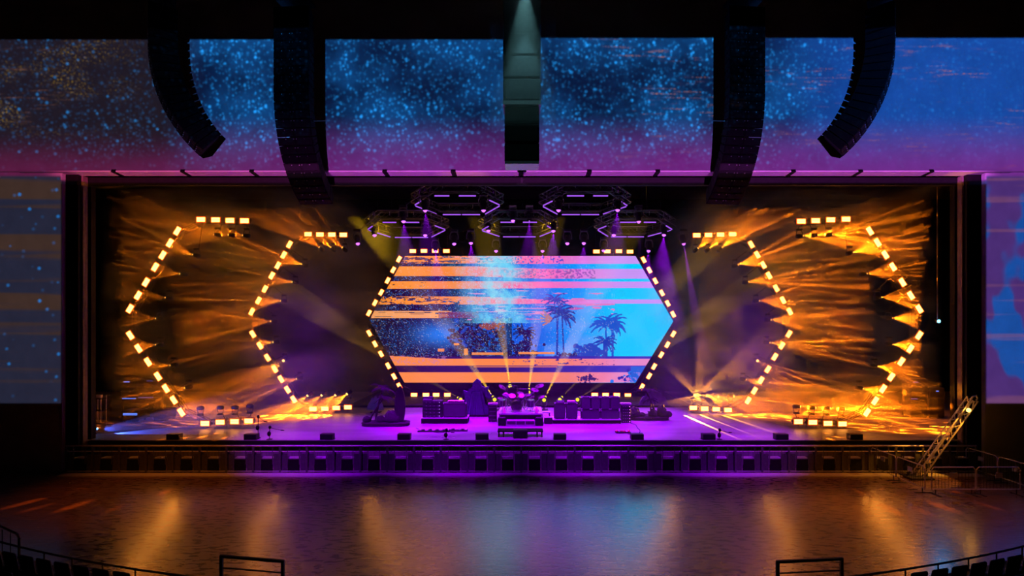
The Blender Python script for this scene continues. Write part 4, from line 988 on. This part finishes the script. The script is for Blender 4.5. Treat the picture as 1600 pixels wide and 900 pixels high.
PC = [mat('pedal_silver', (.6, .6, .62), .35, .6), mat('pedal_red', (.7, .05, .08), .5), mat('pedal_white', (.75, .72, .75), .5), M_CASE]
pedals('long pedalboard with shiny pedals on the stage floor before the left amplifiers', sp(677, 675), 9, 1.6, [PC[0], PC[3], PC[2], PC[3]])
pedals('second pedalboard right of the lip microphone stand', sp(715, 674), 6, 1.0, [PC[0], PC[3], PC[2]])
pedals('red and white pedalboard on the right side of the stage', sp(974, 677), 6, .75, [PC[1], PC[2], PC[1]])
def cable(label, pts, r_=.014, m=None):
    b = nb(); P3 = []
    for i in range(len(pts) - 1):
        p0 = pts[max(0, i - 1)]; p1 = pts[i]; p2 = pts[i + 1]; p3 = pts[min(len(pts) - 1, i + 2)]
        for k in range(6):
            u = k / 6; P3.append(0.5 * ((2 * p1) + (p2 - p0) * u + (2 * p0 - 5 * p1 + 4 * p2 - p3) * u * u + (3 * p1 - p0 - 3 * p2 + p3) * u ** 3))
    P3.append(pts[-1]); P3 = [Vector((p.x, p.y, STAGE + r_)) for p in P3]
    path(b, P3, r_); o = obj('cable', b, m or M_BLACK); tag(o, label, 'cable', 'stage cables'); return o
cable('black cable snaking from the right rack to the red pedalboard', [sp(985, 661.5), sp(993, 664), sp(996, 669), sp(1000, 673), sp(998, 678), sp(990, 679), sp(981, 678.5)])
cable('coiled loose cable at the foot of the left lip microphone stand', [sp(x, y) for x, y in ((669, 684), (680, 682.8), (690, 684.3), (700, 683), (711, 684.4), (703, 682.3), (692, 683.2), (684, 684.5))], .012, M_ALU)
cable('thin cable running beside the left pedalboard', [sp(x, y) for x, y in ((650, 669), (658, 672.5), (664, 675), (672, 674), (686, 676.5), (700, 674.5))], .012)

# ------------------------------------------------------------------ tropical props
M_PROP = mat('prop_dark_green', (0.008, 0.012, 0.008), 0.8, noise=0.3); M_TRUNK = mat('prop_trunk', (0.02, 0.015, 0.012), 0.9, noise=0.4, scale=20); M_ROCK = mat('prop_rock', (0.012, 0.011, 0.013), 0.95, noise=0.4, scale=4, bump=.5)
M_CLOUD = mat('cloud_paint', (0.20, 0.18, 0.26), 0.9, noise=0.25, scale=3); M_BOARD = mat('surfboard_gloss', (0.012, 0.008, 0.012), 0.4)
def rock(c, s, seed, label):
    b = nb(); sph(b, (0, 0, s[2] * .6), s, 12, 8); rr = random.Random(seed)
    for v in b.verts:
        v.co *= 1 + rr.uniform(-.10, .10); v.co.z = max(0, v.co.z)
    o = obj('rock_prop', b, M_ROCK); o.location = c; tag(o, label, 'rock', 'scenic rocks')
def palm(label, base, crown, r_=.06, n_=9, L=.75, dr=.8):
    t = thing('palm_prop', label, 'palm tree', base, group='scenic palm trees'); top = crown - base
    b = nb(); pts = [Vector((top.x * u ** 1.4, top.y * u, top.z * u)) for u in [k / 8 for k in range(9)]]
    for k in range(8): tube(b, pts[k], pts[k + 1], r_ * (1.25 - .06 * k), r_ * (1.1 - .06 * k), 9)
    obj('trunk', b, M_TRUNK, t); rr = random.Random(int(abs(base.x) * 100))
    for k in range(n_):
        a = k * 2 * math.pi / n_ + rr.uniform(-.2, .2); b = nb(); prev = None; LL = L * rr.uniform(.8, 1.1); el = rr.uniform(.1, 1.0)
        d = Vector((math.cos(a), math.sin(a), 0)); sd = Vector((-math.sin(a), math.cos(a), 0)); pt = top.copy()
        N = 9; sp_ = []
        for i in range(N + 1):
            u = i / N; sp_.append(top + d * (LL * u) + Vector((0, 0, LL * (el * u - dr * u * u))))
        path(b, sp_, .012, 5)
        for i in range(N):
            u = (i + .5) / N; m_ = sp_[i].lerp(sp_[i + 1], .5); wv = .17 * math.sin(math.pi * min(1, u * .9 + .12)) + .03
            for s_ in (-1, 1):
                tip = m_ + sd * (s_ * wv) + d * .10 + Vector((0, 0, -.12 * wv / .25))
                v0 = b.verts.new(m_ - d * .016); v1 = b.verts.new(m_ + d * .016); v2 = b.verts.new(tip); v3 = b.verts.new(m_ + Vector((0, 0, .02)))
                b.faces.new((v0, v1, v2)); b.faces.new((v1, v3, v2)); b.faces.new((v3, v0, v2))
        obj('frond', b, M_PROP, t)
    return t
def island(label, px0, px1, Y, d):
    x0, x1 = gx(px0, Y), gx(px1, Y); t = thing('island_base', label, 'stage prop', ((x0 + x1) / 2, Y, STAGE), group='island bases'); w_ = (x1 - x0) / 2
    b = nb(); N = 22; vs = []; 
    prof = [(1.0, 0), (1.0, .14), (.93, .2), (.5, .23)]
    rings = []
    for k, z in prof: rings.append([b.verts.new((w_ * k * math.copysign(abs(math.cos(a)) ** .5, math.cos(a)), d / 2 + d / 2 * k * math.copysign(abs(math.sin(a)) ** .5, math.sin(a)), z)) for a in [2 * math.pi * (i + .5) / N for i in range(N)]])
    for r0, r1 in zip(rings[:-1], rings[1:]):
        for i in range(N): b.faces.new((r0[i], r0[(i + 1) % N], r1[(i + 1) % N], r1[i]))
    b.faces.new(rings[-1]); b.faces.new(list(reversed(rings[0]))); obj('base', b, M_ROCK, t)
    b = nb(); 
    for i in range(N):
        a0, a1 = rings_pt(w_, d, i, N), rings_pt(w_, d, i + 1, N); tube(b, a0, a1, .03, seg=5)
    obj('rope_edge', b, M_TRUNK, t); return t
def rings_pt(w_, d, i, N):
    a = 2 * math.pi * (i + .5) / N; return Vector((w_ * 1.0 * math.copysign(abs(math.cos(a)) ** .5, math.cos(a)), d / 2 + d / 2 * math.copysign(abs(math.sin(a)) ** .5, math.sin(a)), .15))
Yi = 30.7; zi = STAGE + .2
island('dark island base carrying palms and surfboard on the left', 562, 636, Yi, 1.2)
def pt(px, py, Y): return P(px, py, Y)
palm('taller leaning palm prop on the left island', Vector((gx(587, Yi + .5), Yi + .5, zi)), pt(598, 607, Yi + .6), .055, 9, .78)
palm('shorter leaning palm prop on the left island', Vector((gx(578, Yi + .5), Yi + .5, zi)), pt(601, 621, Yi + .4), .045, 8, .5)
t = thing('surfboard', 'upright dark surfboard on the left island', 'surfboard', (gx(625, Yi + .4), Yi + .4, zi)); hb = gz(602, Yi + .4) - zi
b = nb(); N = 20; L_ = []; R_ = []
for i in range(N + 1):
    u = i / N; wv = .29 * (math.sin(math.pi * min(1, (u + .17) * .855)) ** .6) if u < 1 else .01; L_.append((-wv, u * hb)); R_.append((wv, u * hb))
prism(b, L_ + R_[::-1], -.035, .035); obj('deck', b, M_BOARD, t)
b = nb(); bx(b, (0, -.038, hb / 2), (.015, .008, hb * .93)); obj('stringer', b, M_ROCK, t)
b = nb(); bx(b, (0, .12, .02), (.6, .4, .05)); tube(b, (0, .3, .03), (0, .04, .5), .02); obj('support', b, M_BLACK, t)
for i, (px, s_) in enumerate(((573, (.22, .2, .2)), (595, (.26, .25, .22)), (611, (.36, .3, .38)), (619, (.2, .25, .22)))):
    rock((gx(px, Yi + .35), Yi + .35, zi), s_, i, ['small rock at the left end of the left island', 'flat rock right of the left palms', 'largest rock on the left island beside the surfboard', 'small rock at the foot of the surfboard'][i])
Yj = 32.6
island('dark island base with rocks and palms on the right', 986, 1048, Yj, 1.3)
palm('taller leaning palm prop on the right island', Vector((gx(1024, Yj + .5), Yj + .5, zi)), pt(1009, 611, Yj + .5), .055, 10, .8)
palm('shorter palm prop on the right island', Vector((gx(1017, Yj + .5), Yj + .5, zi)), pt(1016, 624, Yj + .3), .045, 8, .5)
for i, (px, s_) in enumerate(((991, (.36, .3, .36)), (1003, (.2, .2, .16)), (1020, (.26, .25, .26)), (1034, (.28, .3, .42)), (1044, (.22, .25, .2)))):
    rock((gx(px, Yj + .35), Yj + .35, zi - .02), s_, i + 9, ['big round rock at the left end of the right island', 'small rock beside the big round rock on the right', 'middle rock on the right island', 'tall rock at the right of the right palms', 'rock at the far right end of the right island'][i])
def cloud(label, px0, px1, pyb, pyt, Y):
    x0, x1 = gx(px0, Y), gx(px1, Y); zb_ = gz(pyb, Y); zt_ = gz(pyt, Y); w_ = x1 - x0; h_ = zt_ - zb_
    t = thing('cloud_cutout', label, 'cloud cutout', ((x0 + x1) / 2, Y, STAGE), group='cloud cutouts')
    pts = []; N = 48; dz = zb_ - STAGE
    for i in range(N + 1):
        u = i / N; env = math.sin(math.pi * u) ** .7; pts.append((-w_ / 2 + w_ * u, dz + h_ * max(.03, env * (.78 + .22 * abs(math.sin(u * math.pi * 5))))))
    pts = [(-w_ / 2, dz)] + pts + [(w_ / 2, dz)]
    b = nb(); prism(b, pts[1:-1], -.04, .04); obj('panel', b, M_CLOUD, t)
    b = nb(); bx(b, (0, .1, (dz + .4) / 2), (.08, .06, dz + .4)); bx(b, (0, .15, .02), (.6, .5, .04)); obj('stand', b, M_BLACK, t)
cloud('purple lit cloud cutout behind the left palms', 573, 600, 641, 618, 35.5)
cloud('purple lit cloud cutout behind the right palms', 998, 1045, 634, 607, 35.5)
# peaked rock / waterfall set piece between left amps and kit
Yw = 34.2
t = thing('waterfall_scenery', 'tall peaked rock and waterfall set piece left of the drum riser', 'scenery', (gx(743, Yw), Yw, STAGE))
b = nb(); out = [(720, 650), (721, 640), (728, 632), (726, 622), (722, 618), (724, 610), (730, 612), (733, 606), (738, 604), (739, 598), (745, 592), (751, 596), (752, 603), (758, 606), (764, 604), (762, 612), (768, 617), (765, 624), (757, 620), (758, 630), (764, 636), (766, 650)]
prism(b, [(gx(x, Yw) - t.location.x, gz(y, Yw) - STAGE - (.0)) for x, y in out], 0, .25); obj('rock_face', b, mat('scenic_rock_violet', (0.05, 0.045, 0.11), 0.9, noise=0.4, scale=6), t)
b = nb(); n_ = 26; xa_, xb_ = gx(730, Yw) - t.location.x, gx(757, Yw) - t.location.x; pr = None
for i in range(n_ + 1):
    u = i / n_; x = xa_ + (xb_ - xa_) * u; y = -.08 + .05 * math.sin(i * 1.6); xt = xa_ * .45 + (xb_ - xa_) * .45 * u + .02
    v = (b.verts.new((x, y, .02)), b.verts.new((xt, y, gz(612, Yw) - STAGE)))
    if pr: b.faces.new((pr[0], v[0], v[1], pr[1]))
    pr = v
obj('falling_cloth', b, mat('waterfall_cloth', (0.10, 0.09, 0.22), 0.7, noise=0.3, scale=10, stretch=(6, 1, .3)), t)
b = nb(); bx(b, (0, .15, .05), (gx(768, Yw) - gx(718, Yw), .7, .1)); obj('base', b, M_BLACK, t)
# ------------------------------------------------------------------ wings
M_BLUE = emat('blue_strip_glow', (0.10, 0.22, 1.0), 1.2)
def wing_case(label, px0, px1, pyt, Y, strips, mstrip):
    x0, x1 = gx(px0, Y), gx(px1, Y); zt_ = gz(pyt, Y)
    t = thing('dimmer_cabinet', label, 'cabinet', ((x0 + x1) / 2, Y, STAGE), group='wing cabinets'); h_ = zt_ - STAGE
    b = nb(); bx(b, (0, .4, h_ / 2 + .05), (x1 - x0, .8, h_ - .1), bev=.02); obj('case', b, M_CASE, t)
    for k in range(3):
        b = nb(); bx(b, (0, -.01, h_ * (k + .5) / 3), ((x1 - x0) * .9, .03, h_ / 3 * .85)); obj('door', b, M_GRILLE, t)
    b = nb()
    for sx in (-1, 1):
        for sy in (.1, .7): tube(b, (sx * (x1 - x0) * .4, sy - .03, .05), (sx * (x1 - x0) * .4, sy + .03, .05), .05)
    obj('caster', b, M_BLACK, t)
    for (a, e, y) in strips:
        b = nb(); bx(b, ((gx(a, Y) + gx(e, Y)) / 2 - t.location.x, -.04, gz(y, Y) - STAGE), (gx(e, Y) - gx(a, Y), .02, .05)); obj('lit_strip', b, mstrip, t)
    return t
wing_case('tall wing cabinet with blue strips, at far stage left side of picture', 190, 215, 590, 33.5, [(194, 203, 596.5), (192, 213, 622.5)], M_BLUE)
wing_case('wing cabinet with a dimmer blue strip, right of the tall blue one', 216, 242, 590, 33.5, [(230, 239, 595), (217, 240, 621)], emat('violet_strip_glow', (.12, .10, .5), .5))
t = wing_case('low wing case with a wide glowing blue front', 192, 216, 641, 32.3, [(193, 215, 646), (193, 215, 648)], M_BLUE)
wing_case('dark wing case left of the outer left frame bottom', 240, 262, 640, 32.5, [(243, 247, 646)], M_GREY2)
wing_case('tall dark wing cabinet with violet strips on the right side', 1423, 1450, 592, 33.5, [(1426, 1434, 597), (1423, 1433, 623)], emat('violet_strip_glow', (.12, .10, .5), .5))
wing_case('second wing cabinet on the right side nearer the jamb', 1452, 1476, 606, 33.5, [(1462, 1466, 591 + 20)], M_BLUE)
t = thing('utility_cart', 'upright cart with small lit items at the left jamb', 'cart', (gx(151, 31), 31, STAGE))
for z in (.15, .8, 1.45):
    b = nb(); bx(b, (0, .2, z), (.5, .45, .03)); obj('shelf', b, M_GREY2, t)
for sx in (-.23, .23):
    for sy in (0, .4):
        b = nb(); tube(b, (sx, sy, 0), (sx, sy, 1.6), .015); obj('post', b, M_ALU, t)
b = nb(); bx(b, (0, .2, 1.57), (.3, .2, .2), bev=.03); obj('console', b, M_ALU, t)
# blue beam light low at the left jamb
p = Vector((gx(147, 28.6), 28.6, STAGE + .3))
make_mover('moving_light', BLUE_E, SPOT_BL, (1.0, .35, -.06), 'small blue light on the stage floor by the left jamb', 'wing lights', p, False, .55)
p = P(1467, 502, 31.5)
t = thing('work_light', 'tiny bright blue lamp on the right wing wall', 'lamp', p)
b = nb(); sph(b, (0, 0, 0), (.09, .06, .09)); obj('bulb', b, emat('cyan_lamp_glow', (.15, .6, 1.0), 5), t)
b = nb(); bx(b, (0, .12, 0), (.16, .12, .16), bev=.02); tube(b, (0, .12, 0), (0, .12, 16.88 - p.z), .02); obj('housing', b, M_CASE, t)
ld = bpy.data.lights.new('blue_point', 'POINT'); ld.color = (.1, .4, 1); ld.energy = 40; ld.shadow_soft_size = .1; lo = bpy.data.objects.new('lamp', ld); COL.objects.link(lo); lo.parent = t; lo.location = (0, -.2, 0)
for i, (px, py, Y, m) in enumerate(((411, 505, 34, 'w'), (342, 303, 34, 'b'), (1352, 419, 31, 'w'), (1202, 526, 34.5, 'b'))):
    pass

# ------------------------------------------------------------------ leaning truss with sparkling lamp at right
Yt = 25.6
a, e = P(1432, 744, Yt), P(1520, 623, Yt); a.z = .05
t = thing('truss_tower', 'leaning lit truss mast standing at the right of the dance floor', 'truss mast', a)
b = nb(); lattice(b, Vector((0, 0, 0)), e - a, .30, .022, .32, up=Vector((0, 1, 0))); obj('mast', b, M_ALU, t)
b = nb(); q = e - a; path(b, [q + Vector((.15, 0, -.08)), q + Vector((.22, 0, .03)), q + Vector((.15, 0, .12)), q + Vector((.0, 0, .10)), q + Vector((-.1, 0, 0))], .03); path(b, [q + Vector((.05, 0, -.1)), q + Vector((-.02, 0, -.5))], .03); obj('mast_head', b, M_ALU, t)
b = nb(); bx(b, (0, 0, 0), (1.0, .9, .08)); bar(b, (-.45, 0, .03), (.25, 0, .9), .06); bar(b, (.45, 0, .03), (.45, 0, .95), .06); obj('base', b, M_TRUSS, t)
p = P(1513.5, 641, Yt - .2)
t = thing('amber_lamp', 'small amber sparkling lamp fixed near the head of the leaning mast', 'lamp', p)
b = nb(); sph(b, (0, 0, 0), (.09, .09, .09)); obj('bulb', b, M_LENS_OR, t)
b = nb(); tube(b, (0, .02, 0), (-.12, .22, -.05), .03); bx(b, (.0, .1, 0), (.16, .08, .16)); obj('clamp', b, M_TRUSS, t)
ld = bpy.data.lights.new('amber_point', 'POINT'); ld.color = (1, .35, .03); ld.energy = 5; ld.shadow_soft_size = .08; lo = bpy.data.objects.new('lamp', ld); COL.objects.link(lo); lo.parent = t; lo.location = (.0, -.2, 0)
ld = gobo_spot('mast_beam', (1, .33, .02), 900, 50, freq=0); lo = bpy.data.objects.new('lamp', ld); COL.objects.link(lo); lo.parent = t; lo.location = (.1, -.35, .1); lo.rotation_euler = Vector((-.75, .16, -1)).to_track_quat('-Z', 'Y').to_euler()
# ------------------------------------------------------------------ fence racks at right
def make_rack(L):
    t = thing('fence_panel', '', 'fence')
    b = nb(); path(b, [(0, 0, .22), (0, 0, 1.0), (0.08, 0, 1.1), (L - .08, 0, 1.1), (L, 0, 1.0), (L, 0, .22), (0, 0, .22)], .022); obj('frame', b, M_ALU, t)
    for k in range(1, int(L / .13)):
        if k > 16: break
        b = nb(); tube(b, (k * L / int(L / .13), 0, .22), (k * L / int(L / .13), 0, 1.1), .008, seg=5); obj('bar', b, M_TRUSS, t)
    for x in (.15, L - .15):
        b = nb(); bx(b, (x, 0, .02), (.06, .6, .03)); tube(b, (x, 0, .03), (x, 0, .22), .02); obj('foot', b, M_TRUSS, t)
    b = nb(); bx(b, (L * .5, -.02, .78), (.28, .02, .2)); obj('sign_plate', b, M_ALU, t)
    return t
fr = make_rack(1.75); ff = [True]
for i, (x, y, rz_, lab) in enumerate(((16.3, 26.75, -90, 'steel fence panel nearest the barrier in the left fence run'), (16.3, 24.95, -90, 'steel fence panel at the hall end of the left fence run'),
        (16.5, 23.1, 0, 'steel fence panel across the aisle beside the left fence run'), (18.3, 23.1, 0, 'steel fence panel across the aisle beside the right fence run'),
        (20.7, 26.75, -90, 'steel fence panel nearest the barrier in the right fence run'), (20.7, 24.95, -90, 'middle steel fence panel of the right fence run'), (20.7, 23.15, -90, 'steel fence panel at the picture edge in the right fence run'))):
    put(fr, ff, Vector((x, y, 0)), (0, 0, R(rz_)), lab, 'steel fence panels')
# ------------------------------------------------------------------ foreground: terrace wall with curved rail, rails, seats
M_RAIL = mat('rail_black', (0.015, 0.013, 0.013), 0.5, 0.3)
M_TERR = mat('terrace_concrete', (0.03, 0.026, 0.025), 0.95, noise=0.3)
def arcY(x): return 12.5 + 0.0155 * x * x if abs(x) < 14 else 12.5 + 0.0155 * 196 + .43 * (abs(x) - 14)
xs_ = [-26 + i for i in range(53)]
b = nb(); top_ = []; 
va = [b.verts.new((x, arcY(x), .72)) for x in xs_]; vb = [b.verts.new((x, arcY(x), 0)) for x in xs_]; vc = [b.verts.new((x, 2.0, .72)) for x in xs_]; 
for i in range(len(xs_) - 1):
    b.faces.new((vb[i], va[i], va[i + 1], vb[i + 1])); b.faces.new((va[i], vc[i], vc[i + 1], va[i + 1]))
struct('terrace', b, M_TERR)
for s_, nm in ((-1, 'left'), (1, 'right')):
    t = thing('curved_rail', 'low dark curved rail along the terrace edge at the %s corner' % nm, 'railing', (s_ * 7.2, arcY(7.2), .72), group='terrace rails')
    pts = [Vector((s_ * x, arcY(x) - .05, 1.02)) - t.location for x in [7.2 + .5 * k for k in range(26)]]
    b = nb(); path(b, pts, .028); obj('hand_rail', b, M_RAIL, t)
    for k in range(0, 25, 2):
        b = nb(); tube(b, pts[k], (pts[k].x, pts[k].y, 0), .018); obj('post', b, M_RAIL, t)
for nm, x0, x1, y0, y1 in (('left', 346, 442, 869, 877), ('right', 1215, 1315, 878, 873)):
    Yg = 10.0; a, e = P(x0, y0, Yg), P(x1, y1, Yg)
    t = thing('guard_rail', 'black two bar guard rail at the bottom %s of the view' % nm, 'railing', (a.x, Yg, .72), group='guard rails')
    b = nb(); bar(b, a - t.location, e - t.location, .045); obj('top_bar', b, M_RAIL, t)
    b = nb(); dn_ = Vector((0, 0, -.20)); bar(b, a + dn_ - t.location, e + dn_ - t.location, .02); obj('lower_bar', b, M_RAIL, t)
    for q in (a, e):
        b = nb(); v = q - t.location; bar(b, v + Vector((0, 0, .02)), (v.x, v.y, 0), .05); obj('post', b, M_RAIL, t)
t = thing('hand_rail', 'pinkish metal handrail sloping down at the left edge', 'railing', (-13.4, 15.4, .0))
b = nb(); pts = [Vector((-3.0, .2, 2.3)), Vector((-.62, 0, 1.53)), Vector((-.05, 0, 1.26)), Vector((0, 0, 1.15))]; path(b, pts, .03); obj('grip', b, mat('rail_bright', (.75, .55, .6), .3, .8), t)
b = nb(); tube(b, (0, 0, 1.15), (0, 0, 0), .03)
for k in range(8): tube(b, (-.25 - .22 * k, .02, 1.30 + .075 * k), (-.25 - .22 * k, .02, .3), .01)
tube(b, (0, 0, .55), (-2.5, .1, 1.5), .015); obj('post', b, M_RAIL, t)
def make_seat():
    t = thing('folding_seat', '', 'seat')
    b = nb(); bx(b, (0, 0, .22), (.46, .12, .42), bev=.03); obj('seat', b, M_SEAT, t)
    b = nb(); bx(b, (0, -.14, .55), (.46, .07, .5), Matrix.Rotation(R(10), 3, 'X'), bev=.03); obj('backrest', b, M_SEAT, t)
    b = nb()
    for sx in (-.26, .26): bx(b, (sx, 0, .2), (.04, .3, .4))
    obj('armrest', b, M_RAIL, t); return t
M_SEAT = mat('seat_plastic', (0.035, 0.03, 0.03), 0.5, noise=.2)
st0 = make_seat(); fs = [True]; cnt = {-1: 0, 1: 0}
for s_, nm in ((-1, 'left'), (1, 'right')):
    for r_ in range(2):
        for k in range(9):
            x = s_ * (8.6 + .56 * k + .3 * r_); y = arcY(abs(x)) - 1.0 - .75 * r_
            put(st0, fs, Vector((x, y, .72 - (0 if r_ == 0 else 0))), (0, 0, math.atan(2 * .0155 * x)), 'dark folding seat in the %s row of the %s corner terrace, %s from the aisle' % (('front', 'back')[r_], nm, ORD[k]), 'terrace seats')
